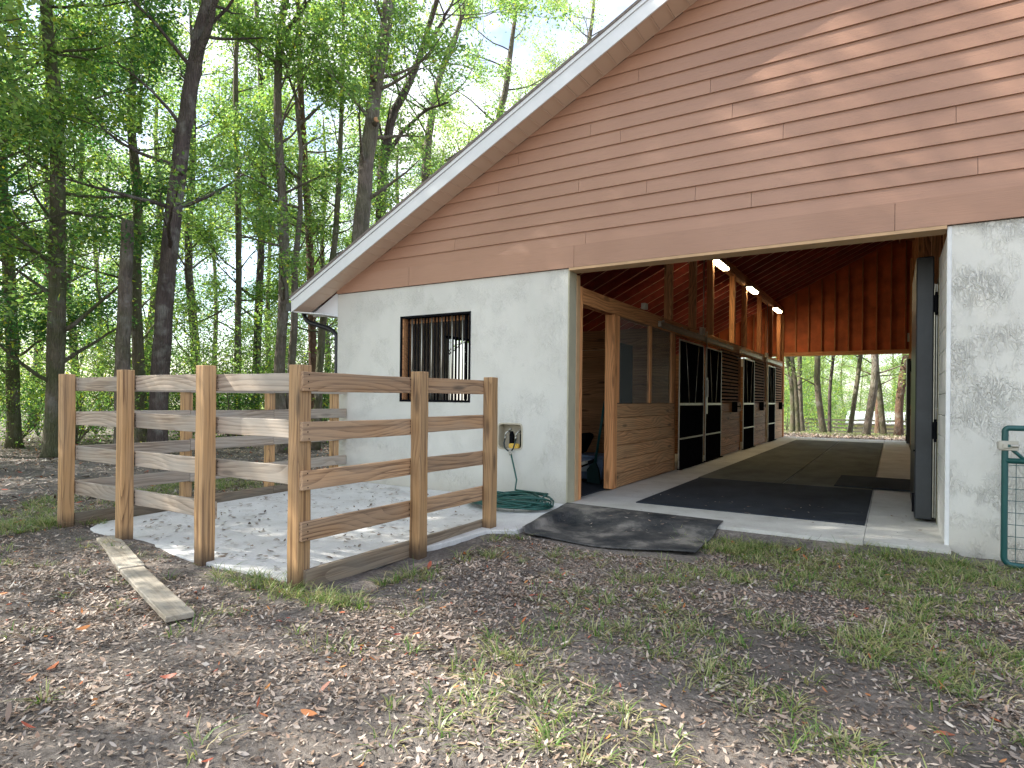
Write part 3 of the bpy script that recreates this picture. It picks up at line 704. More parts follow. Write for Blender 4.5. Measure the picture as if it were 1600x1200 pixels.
# wavy tread mat at the threshold
nx_, ny_ = 60, 40; vs = []; Pc = [Vector((-3.36, 6.78)), Vector((-1.50, 6.70)), Vector((-1.47, 5.42)), Vector((-3.12, 5.28))]
for j in range(ny_+1):
    for i in range(nx_+1):
        u, w = i/nx_, j/ny_; p = Pc[0]*(1-u)*(1-w)+Pc[1]*u*(1-w)+Pc[2]*u*w+Pc[3]*(1-u)*w
        x, y = p
        top = .012 if y > 6.5 else None
        zg = hg(x, y)+.02
        t = min(1, max(0, (6.52-y)/.45)); t = t*t*(3-2*t)
        z = .010*(1-t)+(zg-.004)*t + t*.3*(.016*math.sin(x*4.2+y*1.5+.6)+.010*math.sin(x*7+y*3)) + (.03*max(0, u-.75)*4*max(0, w-.3))
        if x < -3.1 and y > 5.25: z = max(z, .006)
        vs.append((x+.02*math.sin(y*6)*w, y+.03*math.sin(x*3.2)*w, z))
v = np.array(vs); nn = (nx_+1)*(ny_+1); id_ = np.arange(nn).reshape(ny_+1, nx_+1)
f = np.stack([id_[:-1, :-1].ravel(), id_[1:, :-1].ravel(), id_[1:, 1:].ravel(), id_[:-1, 1:].ravel()], 1)
me = np_mesh('rubber_mat', v, f, [M['tread']], smooth=True); o = link('rubber_mat', me); m_ = o.modifiers.new('s', 'SOLIDIFY'); m_.thickness = .009; m_.offset = 1
tag(o, 'rumpled black tread mat lying from the aisle threshold onto the dirt', 'floor mat', 'loose mats')

# ------------------------------------------------------------------ pen
pen = empty('pen_fence', (-5.3, 3.0, 0), 'weathered board fence of a small pen on the concrete pad beside the barn', 'fence')
BZ = [(1.31, 1.447), (.960, 1.097), (.612, .750), (.250, .388)]
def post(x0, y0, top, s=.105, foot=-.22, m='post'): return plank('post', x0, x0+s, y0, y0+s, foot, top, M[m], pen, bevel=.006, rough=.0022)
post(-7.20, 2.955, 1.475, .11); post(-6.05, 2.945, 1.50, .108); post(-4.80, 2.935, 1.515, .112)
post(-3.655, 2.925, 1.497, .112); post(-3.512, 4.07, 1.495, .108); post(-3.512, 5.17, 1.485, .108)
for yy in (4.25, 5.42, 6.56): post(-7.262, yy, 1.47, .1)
j = lambda a=.008: random.uniform(-a, a)
for (a, c, drop) in ((-7.09, -6.0, None), (-6.0, -4.745, None), (-4.745, -3.66, 3)):
    for k, (z0, z1) in enumerate(BZ):
        if drop == k: continue
        d = j(); plank('rail', a+.004, c-.004, 3.066, 3.104, z0+d, z1+d, M['fence_grey'], pen, bevel=.004, rough=.0016, nails=-1)
for (a, c) in ((2.935, 4.12), (4.13, 5.26)):
    for k, (z0, z1) in enumerate(BZ):
        d = j(); plank('rail', -3.549, -3.513, a, c, z0+d, z1+d, M['fence'], pen, bevel=.004, rough=.0016, nails=-1)
    plank('kick_board', -3.551, -3.514, a+.04, c, -.10, .045, M['kick'], pen, bevel=.004, rough=.002)
for (a, c) in ((3.08, 4.30), (4.304, 5.47), (5.474, 6.78)):
    for k, (z0, z1) in enumerate(BZ):
        d = j(); plank('rail', -7.160, -7.124, a, c, z0+d, z1+d, M['fence_grey'], pen, bevel=.004, rough=.0016)
    plank('kick_board', -7.160, -7.122, a, c, -.09, .06, M['kick'], pen, bevel=.004, rough=.002)
# loose planks in the dirt
def ground_plank(p0, p1, w, label, zr):
    p0 = Vector(p0); p1 = Vector(p1); d = p1-p0; L = d.length; a = math.atan2(d.y, d.x)
    b = MB(); n = 18
    for i in range(n+1):
        x = -L/2+L*i/n; e = random.uniform(-.0015, .0015)
        b.v += [(x, -w/2+e, 0), (x, w/2+e, 0), (x, w/2+e, .036), (x, -w/2+e, .036)]
    for i in range(n):
        for k in range(4): b.f.append((i*4+k, i*4+(k+1) % 4, i*4+4+(k+1) % 4, i*4+4+k)); b.mi.append(0)
    b.f += [(3, 2, 1, 0), (n*4, n*4+1, n*4+2, n*4+3)]; b.mi += [0, 0]
    o = b.build('wooden_plank', M['plank'], bevel=.005)
    o.location = ((p0.x+p1.x)/2, (p0.y+p1.y)/2, zr); o.rotation_euler = (random.uniform(-.03, .03), .0, a)
    tag(o, label, 'plank', 'grey planks lying in the dirt')
ground_plank((-6.17, 2.94), (-4.94, 2.53), .17, 'weathered grey plank in the dirt with its end by the second fence post', -.072)
ground_plank((-4.92, 2.52), (-3.63, 2.14), .16, 'pale sunlit grey plank in the dirt, the one nearer the camera', -.078)

# ------------------------------------------------------------------ hose
b = MB(); pts = []
n = 17*26; cx, cy = -3.88, 6.26
rr_ = random.Random(5)
A0, B0, ox, oy = .44, .36, 0, 0; A1, B1, ox1, oy1 = A0, B0, 0, 0
pa = [(rr_.uniform(.30, .58), rr_.uniform(.16, .44), rr_.uniform(-.07, .07), rr_.uniform(-.05, .05), rr_.uniform(.0, .15)) for _ in range(19)]
for i in range(n):
    t = i/26; k = int(t); fr = t-k; fr = fr*fr*(3-2*fr); P0, P1 = pa[k], pa[k+1]; q = [a*(1-fr)+c*fr for a, c in zip(P0, P1)]
    an = 2*pi*t+.4
    x = cx+q[2]+q[0]*cos(an); y = cy+q[3]+q[1]*sin(an)*1.0
    pts.append((x, y, .012+q[4]*.9*(.5+.5*sin(an*1.5+k))+.002*k))
b.tube(pts, .0105, 6)
coil = b
last = Vector(pts[-1])
coil.tube([last, last+Vector((.02, .08, .03)), Vector((-3.99, 6.60, .14)), Vector((-4.03, 6.70, .25)), Vector((-4.10, 6.74, .42)), Vector((-4.15, 6.755, .56))], .0105, 8)
hose = coil.build('garden_hose', M['hose'], None, smooth=True, fix=False)
tag(hose, 'green garden hose coiled on the pad below the wall taps', 'hose')
b = MB(); b.tube([(-4.155, 6.755, .55), (-4.165, 6.757, .585)], .017, 8); b.tube([(-4.165, 6.757, .585), (-4.19, 6.76, .60)], .012, 8); b.tube([(-4.165, 6.757, .585), (-4.145, 6.76, .605)], .012, 8)
b.build('splitter', M['galv'], hose, smooth=True)
b = MB(); b.tube([(-4.265, 6.793, .755), (-4.268, 6.77, .70), (-4.25, 6.76, .64), (-4.19, 6.76, .60)], .010, 8); b.tube([(-4.105, 6.793, .755), (-4.105, 6.77, .70), (-4.12, 6.76, .64), (-4.145, 6.76, .605)], .010, 8)
b.build('lead_hose', M['hose_dark'], hose, smooth=True)
b = MB(); b.prism(rr(-4.225, -4.075, .632, .695, .026), YF+.01, YF+.03+.03)
tag(b.build('sponge', M['sponge'], None, bevel=.006), 'yellow sponge resting in the recessed tap box', 'sponge')

# ------------------------------------------------------------------ tack corner
tb = empty('storage_tote', (-4.15, 9.2, 0), 'blue grey plastic tote inside the narrow doorway left of the aisle', 'storage box')
b = MB(); b.prism([(-4.52, .0), (-3.92, .0), (-3.88, .34), (-4.56, .34)], 9.1, 9.6); b.build('body', M['tote'], tb, bevel=.01)
b = MB(); b.box(-4.58, -3.86, 9.07, 9.63, .342, .38); b.build('lid', M['tote'], tb, bevel=.008)
b = MB(); b.box(-4.32, -4.12, 9.076, 9.09, .12, .26); b.build('label_patch', M['totelabel'], tb)
b = MB(); b.prism([(-4.62, .385), (-4.35, .385), (-4.20, .68), (-4.26, .73), (-4.40, .70), (-4.58, .66)], 9.15, 9.5)
tag(b.build('feed_bag', M['black'], None, bevel=.03), 'black bag leaning on top of the blue grey tote', 'bag')
br = empty('stall_fork', (-3.82, 8.75, 0), 'dark green handled stall fork leaning behind the first timber post', 'tool')
b = MB(); b.tube([(-3.66, 8.62, 1.25), (-3.86, 8.72, .28)], .02, 8); b.build('handle', M['gate'], br, smooth=True)
b = MB(); b.prism([(-3.98, .0), (-3.76, .0), (-3.80, .22), (-3.85, .32), (-3.90, .3), (-3.98, .2)], 8.70, 8.75); b.build('head', M['hose_dark'], br)
rk = empty('folded_chair', (-4.2, 8.7, 0), 'low dark folded chair on the floor in front of the tote', 'chair')
b = MB(); b.tube([(-4.5, 8.6, .06), (-3.9, 8.85, .34)], .03, 6); b.tube([(-4.5, 8.66, .02), (-3.95, 8.9, .02)], .02, 6); b.build('frame', M['black'], rk)
b = MB(); b.prism([(-4.45, .10), (-4.0, .29), (-4.02, .33), (-4.47, .14)], 8.7, 8.95); b.build('seat', M['plasticgrey'], rk)
b = MB(); b.box(-7.1, XS-.15, 7.1, 11.2, -.029, -.012); tag(b.build('rubber_mat', M['rubber']), 'dark rubber mat covering the floor inside the narrow doorway', 'floor mat', 'loose mats')

# ------------------------------------------------------------------ green gate resting open against the right wall
gt = empty('metal_gate', (.79, 6.5, -.09), 'dark green tubular mesh gate standing open against the right stucco wall', 'gate')
gy_ = 6.52; gx0, gx1 = .795, 3.3; r = .024
def arc(cx, cz, r, a0, a1, n=6): return [(cx+r*cos(radians(a0+(a1-a0)*i/n)), gy_, cz+r*sin(radians(a0+(a1-a0)*i/n))) for i in range(n+1)]
b = MB(); zt_, zb2 = 1.07, -.06
path = [(gx1, gy_, zt_)]+arc(gx0+.03, zt_-.03, .03, 90, 180)+arc(gx0+.06, zb2+.06, .06, 180, 270)+[(gx1, gy_, zb2), (gx1, gy_, zt_)]
b.tube(path, r, 10); b.tube([(gx0, gy_, .80), (gx1, gy_, .80)], r, 10); b.tube([(gx0+.01, gy_, .93), (gx0+.14, gy_, .80)], .014, 8)
b.tube([(2.0, gy_, .80), (2.0, gy_, zt_)], r, 8)
b.build('frame', M['gate'], gt, smooth=True)
b = MB()
z = -.02; k = 0
while z < .78: b.tube([(gx0, gy_-.001, z), (gx1, gy_-.001, z)], .0028, 5); z += .098
x = gx0+.075
while x < gx1: b.tube([(x, gy_+.003, zb2), (x, gy_+.003, .80)], .0028, 5); x += .105
b.build('wire_mesh', M['gate'], gt)
b = MB(); b.box(gx0-.045, gx0+.085, gy_-.034, gy_-.027, .885, .965); b.box(gx0-.05, gx0-.0, gy_-.045, gy_+.03, .895, .955); b.tube([(gx0+.03, gy_-.05, .925), (gx0+.085, gy_-.05, .925)], .013, 8)
b.box(gx0-.02, gx0+.04, gy_-.052, gy_-.035, .905, .945, m=0); b.build('latch', M['galv'], gt, bevel=.003)
b = MB(); b.box(gx0+.012, gx0+.030, gy_-.054, gy_-.0525, .913, .937); b.build('latch_hole', M['gate'], gt)

# ------------------------------------------------------------------ foliage
def leaf_cloud(centres, normals_bias, per, spread, L, W, r_, droop=.3):
    """numpy leaves: diamond blades, `per` for each centre"""
    n = len(centres)*per
    c = np.repeat(np.asarray(centres), per, 0) + r_.normal(0, 1, (n, 3))*np.asarray(spread)
    a = r_.normal(0, 1, (n, 3)); a[:, 2] = a[:, 2]*.55-droop; a /= np.linalg.norm(a, axis=1, keepdims=True)+1e-9
    up = r_.normal(0, .75, (n, 3)); up[:, 2] += .8
    s = np.cross(a, up); s /= np.linalg.norm(s, axis=1, keepdims=True)+1e-9
    ll = (L*(.65+.7*r_.random((n, 1)))); ww = W*(.7+.6*r_.random((n, 1)))
    v = np.stack([c, c+a*ll*.45+s*ww*.5, c+a*ll, c+a*ll*.45-s*ww*.5], 1).reshape(-1, 3)
    return v
def leaf_mesh(name, v, mats, mi=None):
    f = np.arange(len(v)).reshape(-1, 4); return np_mesh(name, v, f, mats, mi)

class Tree:
    def __init__(s, seed): s.r = random.Random(seed); s.np = np.random.default_rng(seed); s.mb = MB(); s.tips = []
    def limb(s, p, d, L, rad, depth, gen):
        r = s.r; n = max(4, int(L/.35)); pts = [p.copy()]; rads = [rad]; d = d.normalized(); q = p.copy()
        for i in range(n):
            d = (d+Vector((r.uniform(-.22, .22), r.uniform(-.22, .22), r.uniform(-.10, .20)))).normalized(); q = q+d*(L/n)
            pts.append(q.copy()); rads.append(max(.006, rad*(1-.8*(i+1)/n)))
            if depth > 0 and i >= 1 and r.random() < gen:
                dd = (d+Vector((r.uniform(-1, 1), r.uniform(-1, 1), r.uniform(-.35, .6)))*.9)
                s.limb(q, dd, L*r.uniform(.3, .55), rads[-1]*.6, depth-1, gen)
            if depth == 0 or i > n*.55: s.tips.append((q.x, q.y, q.z))
        s.mb.tube(pts, rads, 6 if rad > .03 else 4, caps=False)
def make_tree(name, trunk, radii, label, cat='tree', group='trees of the wood beside the barn', bark='bark', leafm='leaf', seed=1, nl=14, lz=(2.2, 12), limbL=2.2, per=14, L=.105, W=.052, spread=.20, snag=False, forks=None, cuts=None, loc=None, gen=.55):
    T = Tree(seed); P = [Vector(p) for p in trunk]
    base = Vector((P[0].x, P[0].y, hg(P[0].x, P[0].y)))
    # refine trunk polyline, flare at the foot
    pts = []; rads = []
    N = len(P)
    def cr(i, t):
        a, b_, c, d = P[max(i-1, 0)], P[i], P[min(i+1, N-1)], P[min(i+2, N-1)]
        return .5*((2*b_)+(c-a)*t+(2*a-5*b_+4*c-d)*t*t+(3*b_-a-3*c+d)*t**3)
    for i in range(N-1):
        for k in range(5):
            t = k/5; p = cr(i, t); rr0 = radii[i]*(1-t)+radii[i+1]*t
            pts.append(p+Vector((T.r.uniform(-1, 1), T.r.uniform(-1, 1), 0))*rr0*.10); rads.append(rr0*(1+T.r.uniform(-.05, .06)))
    pts.append(P[-1]); rads.append(radii[-1])
    rads[0] *= 1.5; rads[1] *= 1.12
    T.mb.tube(pts, rads, 14, caps=True)
    if cuts:
        for (p, d, r0) in cuts:
            p = Vector(p); d = Vector(d).normalized(); T.mb.tube([p, p+d*r0*2.6], [r0*1.15, r0], 10)
            T.mb.tube([p+d*r0*2.6, p+d*(r0*2.6+.004)], r0*.9, 10, m=1)
    if forks:
        for fk, r0 in forks:
            fp = [Vector(q) for q in fk]; m = []
            for i in range(len(fp)-1):
                for k in range(3): m.append(fp[i].lerp(fp[i+1], k/3)+Vector((T.r.uniform(-.03, .03),)*3))
            m.append(fp[-1]); T.mb.tube(m, [r0*(1-.65*i/(len(m)-1)) for i in range(len(m))], 10, caps=False)
            for q in m[len(m)//2:]:
                T.limb(q, Vector((T.r.uniform(-1, 1), T.r.uniform(-1, 1), .4)), limbL*.6, r0*.35, 1, gen)
    if not snag:
        zs = [p.z for p in pts]
        for k in range(nl):
            z = lz[0]+(lz[1]-lz[0])*(k+T.r.random())/nl
            i = min(range(len(pts)), key=lambda q: abs(zs[q]-z)); p = pts[i]; an = T.r.uniform(0, 2*pi)
            hf = 1-.45*abs((z-lz[0])/(lz[1]-lz[0])-.55)
            d = Vector((cos(an), sin(an), T.r.uniform(.05, .8)))
            T.limb(p, d, limbL*hf*T.r.uniform(.7, 1.25), max(.018, rads[i]*.30), 2, gen)
    o = empty(name, base, label, cat, group)
    me = T.mb.mesh('trunk'); me.materials.append(M[bark]); me.materials.append(M['cutwood']); me.polygons.foreach_set('material_index', T.mb.mi)
    me.polygons.foreach_set('use_smooth', [True]*len(me.polygons))
    me.transform(Matrix.Translation(-base)); t_ = bpy.data.objects.new('trunk', me); COL.objects.link(t_); t_.parent = o
    if T.tips:
        v = leaf_cloud(T.tips, None, int(per*1.7), (spread, spread, spread*.7), L, W, T.np)-np.array(base)
        mi = (T.np.random(len(v)//4) < .10).astype(int)
        c_ = bpy.data.objects.new('crown', leaf_mesh('crown', v, [M[leafm], M['leaf_yellow']], mi)); COL.objects.link(c_); c_.parent = o
    return o
def copy_tree(o, loc, rz, sc, label=None, group=None):
    r = o.copy(); COL.objects.link(r); r.location = loc; r.rotation_euler = (0, 0, rz); r.scale = (sc, sc, sc)
    if label: r['label'] = label
    if group: r['group'] = group
    for ch in list(o.children):
        c = ch.copy(); COL.objects.link(c); c.parent = r
    return r
def tr(d, *pp): return [at(x, y, d) for x, y in pp]
def base_of(px, py0, d):
    p = at(px, py0, d); return p
def trunk_at(d, pts, top=None):
    P = [at(x, y, d) for x, y in pts]; P[0].z = hg(P[0].x, P[0].y)-.1
    if top: P.append(P[-1]+Vector(top))
    return P

HT = []
# (hero trees) bearings read from the photo, each at its own distance
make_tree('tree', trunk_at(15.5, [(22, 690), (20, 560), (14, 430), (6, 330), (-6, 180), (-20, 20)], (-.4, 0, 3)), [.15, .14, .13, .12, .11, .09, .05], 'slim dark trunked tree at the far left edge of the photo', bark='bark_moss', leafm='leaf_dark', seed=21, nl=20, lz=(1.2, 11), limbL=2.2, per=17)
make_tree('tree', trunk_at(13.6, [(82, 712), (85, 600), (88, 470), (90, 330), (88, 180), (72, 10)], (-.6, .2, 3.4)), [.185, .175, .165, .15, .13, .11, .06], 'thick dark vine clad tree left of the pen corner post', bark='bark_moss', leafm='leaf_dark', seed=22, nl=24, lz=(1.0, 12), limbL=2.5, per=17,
          cuts=[(at(86, 150, 13.6), (-.8, -.4, .5), .06)])
make_tree('tree_snag', trunk_at(13.0, [(191, 650), (192, 560), (196, 440), (200, 345)]), [.15, .135, .125, .12], 'broken topped bare grey trunk rising behind the second fence post', cat='tree trunk', bark='bark', seed=23, snag=True)
make_tree('tree', trunk_at(16.5, [(222, 660), (216, 560), (212, 440), (214, 300), (205, 190), (212, 60)], (.3, 0, 3)), [.15, .14, .13, .12, .10, .08, .04], 'mossy tree just right of the broken topped trunk', bark='bark_moss', leafm='leaf', seed=24, nl=20, lz=(2., 13), limbL=2.3, per=17,
          forks=[((at(214, 210, 16.5), at(220, 160, 16.3), at(222, 120, 16.2)), .07)])
make_tree('tree', trunk_at(13.4, [(244, 660), (254, 520), (266, 390), (284, 230), (303, 110), (318, 30)], (.9, .2, 2.6)), [.19, .175, .165, .155, .15, .14, .08], 'tall dark purplish trunked tree leaning right behind the front rails', bark='bark_dark', leafm='leaf', seed=25, nl=16, lz=(4., 13), limbL=2.6, per=17,
          forks=[((at(303, 110, 13.4), at(330, 25, 13.1), at(350, -30, 12.9)), .10)], cuts=[(at(279, 205, 13.3), (-.9, -.1, .2), .06), (at(286, 268, 13.3), (-.5, -.7, .1), .07)])
make_tree('tree', trunk_at(19., [(372, 620), (371, 520), (373, 400), (370, 250), (368, 120), (372, 0)], (0, 0, 3)), [.10, .095, .09, .085, .075, .06, .03], 'thin straight tree behind the middle of the pen', bark='bark', leafm='leaf', seed=26, nl=20, lz=(2.2, 14), limbL=2.2, per=16)
make_tree('tree', trunk_at(20., [(398, 620), (403, 500), (408, 380), (412, 240), (406, 100), (400, 0)], (0, 0, 3)), [.13, .12, .11, .10, .08, .07, .04], 'shaded trunk just right of the thin straight tree', bark='bark_dark', leafm='leaf', seed=27, nl=20, lz=(3, 14), limbL=2.4, per=16)
make_tree('tree', trunk_at(15., [(446, 700), (436, 590), (443, 470), (442, 330), (434, 200), (437, 70)], (.5, 0, 3)), [.16, .13, .12, .115, .10, .09, .05], 'forked tree directly behind the pen corner post', bark='bark', leafm='leaf', seed=28, nl=18, lz=(3.5, 13), limbL=2.4, per=17,
          forks=[((at(437, 72, 15), at(460, 30, 14.8), at(484, 0, 14.6)), .08), ((at(446, 690, 15.2), at(455, 560, 15.2), at(462, 420, 15.3), at(470, 280, 15.4), at(462, 150, 15.4)), .11)])
make_tree('tree', trunk_at(17., [(490, 640), (488, 540), (484, 400), (476, 260), (470, 150), (466, 20)], (0, 0, 3)), [.12, .11, .10, .09, .08, .06, .03], 'narrow reddish tree left of the barn eave', bark='bark_red', leafm='leaf', seed=29, nl=18, lz=(3, 13), limbL=2.1, per=16)
make_tree('tree', trunk_at(16., [(494, 640), (500, 560), (508, 470), (520, 400), (528, 300), (535, 120)], (0, 0, 3)), [.10, .095, .09, .08, .07, .05, .03], 'slender mossy tree behind the downspout', bark='bark_moss', leafm='leaf', seed=30, nl=20, lz=(2.4, 13), limbL=2., per=16)
make_tree('tree', trunk_at(14.2, [(553, 660), (556, 520), (563, 370), (574, 240), (590, 120), (606, 20)], (.35, .1, 3)), [.19, .185, .18, .17, .14, .13, .08], 'stout grey tree with sawn branch stubs behind the barn roof', bark='bark', leafm='leaf', seed=31, nl=15, lz=(5.5, 14), limbL=2.4, per=17,
          cuts=[(at(602, 58, 14.1), (.6, -.7, .3), .055), (at(584, 126, 14.1), (.3, -.8, .4), .05), (at(585, 193, 14.1), (.8, -.5, .1), .07)], forks=[((at(574, 260, 14.2), at(577, 160, 14.3), at(580, 85, 14.3)), .07)])
make_tree('tree', trunk_at(17., [(594, 500), (596, 320), (600, 250), (612, 185), (626, 155), (655, 90)], (1.1, 0, 2.6)), [.15, .14, .13, .12, .11, .085, .04], 'tree forking wide above the barn roof line', bark='bark_dark', leafm='leaf', seed=32, nl=12, lz=(7, 15), limbL=2.4, per=17,
          forks=[((at(600, 250, 17), at(630, 205, 16.8), at(665, 172, 16.6), at(700, 160, 16.4)), .07), ((at(655, 90, 17), at(690, 35, 16.9), at(708, 0, 16.8)), .07)])
make_tree('tree', trunk_at(21., [(660, 520), (664, 300), (672, 200), (690, 110), (720, 30)], (.9, 0, 3)), [.16, .14, .12, .10, .08, .04], 'loose crowned tree behind the wide forked one over the roof', bark='bark', leafm='leaf', seed=33, nl=24, lz=(6, 17), limbL=3.2, per=18)
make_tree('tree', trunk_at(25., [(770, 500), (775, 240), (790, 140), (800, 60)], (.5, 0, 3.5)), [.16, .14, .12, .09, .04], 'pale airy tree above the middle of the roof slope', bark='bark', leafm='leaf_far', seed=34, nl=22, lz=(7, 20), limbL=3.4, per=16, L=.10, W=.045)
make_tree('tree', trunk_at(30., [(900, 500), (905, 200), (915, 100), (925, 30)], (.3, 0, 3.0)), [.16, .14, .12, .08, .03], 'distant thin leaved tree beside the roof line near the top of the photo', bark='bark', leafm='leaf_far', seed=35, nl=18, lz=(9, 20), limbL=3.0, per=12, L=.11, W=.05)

# generic wood trees (four moulds, copied)
moulds = []
for s in range(4):
    rr1 = random.Random(100+s); H = 13+s*.8; P = [Vector((0, 0, -.2))]; x = y = 0
    for k in range(5): x += rr1.uniform(-.3, .3); y += rr1.uniform(-.3, .3); P.append(Vector((x, y, H*(k+1)/5)))
    P = [p+Vector((-60, 0, 0)) for p in P]; P[0].z = hg(-60, 0)-.2
    o = make_tree('tree', P, [.16, .14, .12, .10, .07, .03], 'tree standing deeper in the wood behind the pen', bark=['bark', 'bark_moss', 'bark_dark', 'bark'][s], leafm=['leaf', 'leaf_far', 'leaf', 'leaf_dark'][s], seed=200+s, nl=26, lz=(2.2, H), limbL=3.0, per=15, L=.11, W=.058, spread=.27, group='trees deeper in the wood')
    moulds.append(o)
spots = []
for px, d in [(-60, 19), (-10, 27), (50, 24), (125, 21), (150, 31), (240, 27), (312, 23), (340, 34), (420, 30), (505, 27), (560, 33), (625, 30), (690, 33), (90, 42), (260, 46), (450, 46)]:
    p = at(px, 600, d); spots.append((p.x, p.y))
used = [False]*4
for i, (x, y) in enumerate(spots):
    m = i % 4; loc = (x, y, hg(x, y)); rz = random.uniform(0, 6.28); sc = random.uniform(.85, 1.15)
    if not used[m]:
        used[m] = True; o = moulds[m]; o.location = loc; o.rotation_euler = (0, 0, rz); o.scale = (sc,)*3
    else: copy_tree(moulds[m], loc, rz, sc)
# shade trees on the sun side, beyond the left of the frame
SHADE = [(-10.5, -1.5), (-13, 2.2), (-9, -5.5), (-14.5, -4.5), (-17.5, -.5), (-12.5, -9), (-19, -7), (-6.5, -9.5), (-22, 3), (-17, 5.5), (-3.2, -6.8), (-16.5, -13), (-15.8, .8), (-19.5, -1.5), (-20, 2.4), (-13.5, -.3), (-23, -.5)]
SHS = {12: 1.5, 13: 1.6, 14: 1.6, 15: 1.5, 16: 1.75}
for i, (x, y) in enumerate(SHADE):
    if i in (0, 3, 5, 7, 10): continue
    copy_tree(moulds[(i*3+1) % 4], (x, y, hg(x, y)), i*1.7, SHS.get(i, 1.0+.08*(i % 3)), 'tall oak beyond the left edge of the photo, shading the barn front', 'shade trees left of the view')

# understory shrubs behind the pen
def shrub(x, y, h, w, seed, label, leafm='leaf', L=.085, W=.04, per=15, n=170, group='shrubs in the wood'):
    T = Tree(seed); base = Vector((x, y, hg(x, y)))
    for k in range(7):
        an = T.r.uniform(0, 6.28); T.limb(Vector((0, 0, 0)), Vector((cos(an)*.5*w/h, sin(an)*.5*w/h, 1)), h*T.r.uniform(.7, 1.1), .02, 2, .55)
    o = empty('shrub', base, label, 'shrub', group)
    me = T.mb.mesh('stem'); me.materials.append(M['bark']); t_ = bpy.data.objects.new('stem', me); COL.objects.link(t_); t_.parent = o
    tips = np.array(T.tips); ext = T.np.normal(0, 1, (n, 3))*np.array([w*.38, w*.38, h*.24])+np.array([0, 0, h*.45]); ext[:, 2] = np.abs(ext[:, 2])
    v = leaf_cloud(np.vstack([tips, ext]), None, per, (.16, .16, .12), L, W, T.np)
    mi = (T.np.random(len(v)//4) < .15).astype(int)
    c_ = bpy.data.objects.new('foliage', leaf_mesh('foliage', v, [M[leafm], M['leaf_yellow']], mi)); COL.objects.link(c_); c_.parent = o
    return o
shr = [shrub(0, 0, 2.6, 3.0, 301, 'leafy shrub growing among the trunks behind the pen'), shrub(0, 0, 2.0, 2.6, 302, 'leafy shrub growing among the trunks behind the pen', 'leaf_dark'), shrub(0, 0, 3.2, 2.6, 303, 'leafy shrub growing among the trunks behind the pen', 'leaf')]
sp = []
for px, d in [(-30, 17), (30, 17.5), (60, 20), (120, 17), (150, 21), (200, 18), (240, 20), (290, 17.5), (330, 19), (365, 17), (400, 18), (430, 21), (470, 18.5), (510, 19), (535, 23), (20, 26), (100, 28), (180, 27), (270, 27), (340, 26), (420, 30), (490, 28), (-80, 22), (-60, 15), (220, 34), (60, 36), (380, 38), (510, 38)]:
    p = at(px, 640, d); sp.append((p.x, p.y))
us = [False]*3
for i, (x, y) in enumerate(sp):
    m = i % 3; sc = random.uniform(.7, 1.15)
    if not us[m]: us[m] = True; o = shr[m]; o.location = (x, y, hg(x, y)); o.scale = (sc,)*3; o.rotation_euler = (0, 0, i)
    else: copy_tree(shr[m], (x, y, hg(x, y)), i*1.3, sc)

# ------------------------------------------------------------------ beyond the far end of the aisle
far = [ # base px, base py, d, width px, top px, bark, label
    (1238, 674, 30, 8, 1232, 'bark_moss', 'leftmost pale mossy trunk seen through the far doorway'),
    (1247, 675, 29.5, 6, 1240, 'bark_moss', 'thin mossy trunk touching the leftmost one in the far doorway'),
    (1254, 671, 32, 7, 1251, 'bark', 'straight grey trunk, third from the left in the far doorway'),
    (1287, 676, 29, 9, 1277, 'bark_moss', 'trunk leaning left near the middle seam of the far doorway'),
    (1296, 677, 31, 5, 1299, 'bark_dark', 'thin dark trunk beside the left leaning one in the far doorway'),
    (1326, 678, 29, 7, 1341, 'bark_moss', 'trunk leaning right in the middle of the far doorway'),
    (1352, 683, 26.5, 11, 1366, 'bark', 'thickest grey trunk, leaning right, in the far doorway'),
    (1371, 672, 33, 8, 1369, 'bark_red', 'reddish trunk standing just behind the thick one in the far doorway'),
    (1382, 681, 27.5, 8, 1371, 'bark_moss', 'pale sunlit trunk leaning left in the far doorway'),
    (1403, 682, 27, 12, 1417, 'bark_red', 'rightmost stout reddish trunk in the far doorway')]
for i, (bx, by, d, w, tx, bk, lab) in enumerate(far):
    p0 = at(bx, by, d); z = hg(p0.x, p0.y); r0 = w/F*d/2; p1 = at(tx, 560, d); dx = (p1-p0)/(max(1, p1.z-p0.z))
    P = [Vector((p0.x, p0.y, z-.15))]
    for k in range(1, 6): h = 2.2*k; P.append(Vector((p0.x+dx.x*h+.1*math.sin(k*2+i), p0.y+dx.y*h, z+h)))
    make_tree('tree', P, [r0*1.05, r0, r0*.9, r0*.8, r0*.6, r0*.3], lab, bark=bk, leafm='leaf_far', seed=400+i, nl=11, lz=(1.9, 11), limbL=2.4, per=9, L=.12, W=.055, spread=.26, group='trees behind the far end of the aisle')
fm = [(1215, 52), (1238, 60), (1262, 66), (1290, 75), (1318, 84), (1366, 88), (1392, 70), (1425, 62), (1300, 95), (1345, 100)]
for i, (px, d) in enumerate(fm):
    p = at(px, 600, d); copy_tree(moulds[[1, 0, 1, 2][i % 4]], (p.x, p.y, hg(p.x, p.y)), i*2.1, .95+.1*(i % 3), 'tree in the background seen through the far doorway', 'background trees beyond the aisle')
for i, (px, d) in enumerate([(1228, 38), (1250, 46), (1300, 75), (1330, 78), (1270, 72), (1235, 70), (1360, 80), (1400, 60), (1420, 48), (1385, 74), (1215, 60), (1285, 60)]):
    p = at(px, 640, d); copy_tree(shr[[0, 2, 0][i % 3]], (p.x, p.y, hg(p.x, p.y)), i, 1.3+.3*(i % 3), 'background shrub seen through the far doorway', 'background shrubs beyond the aisle')
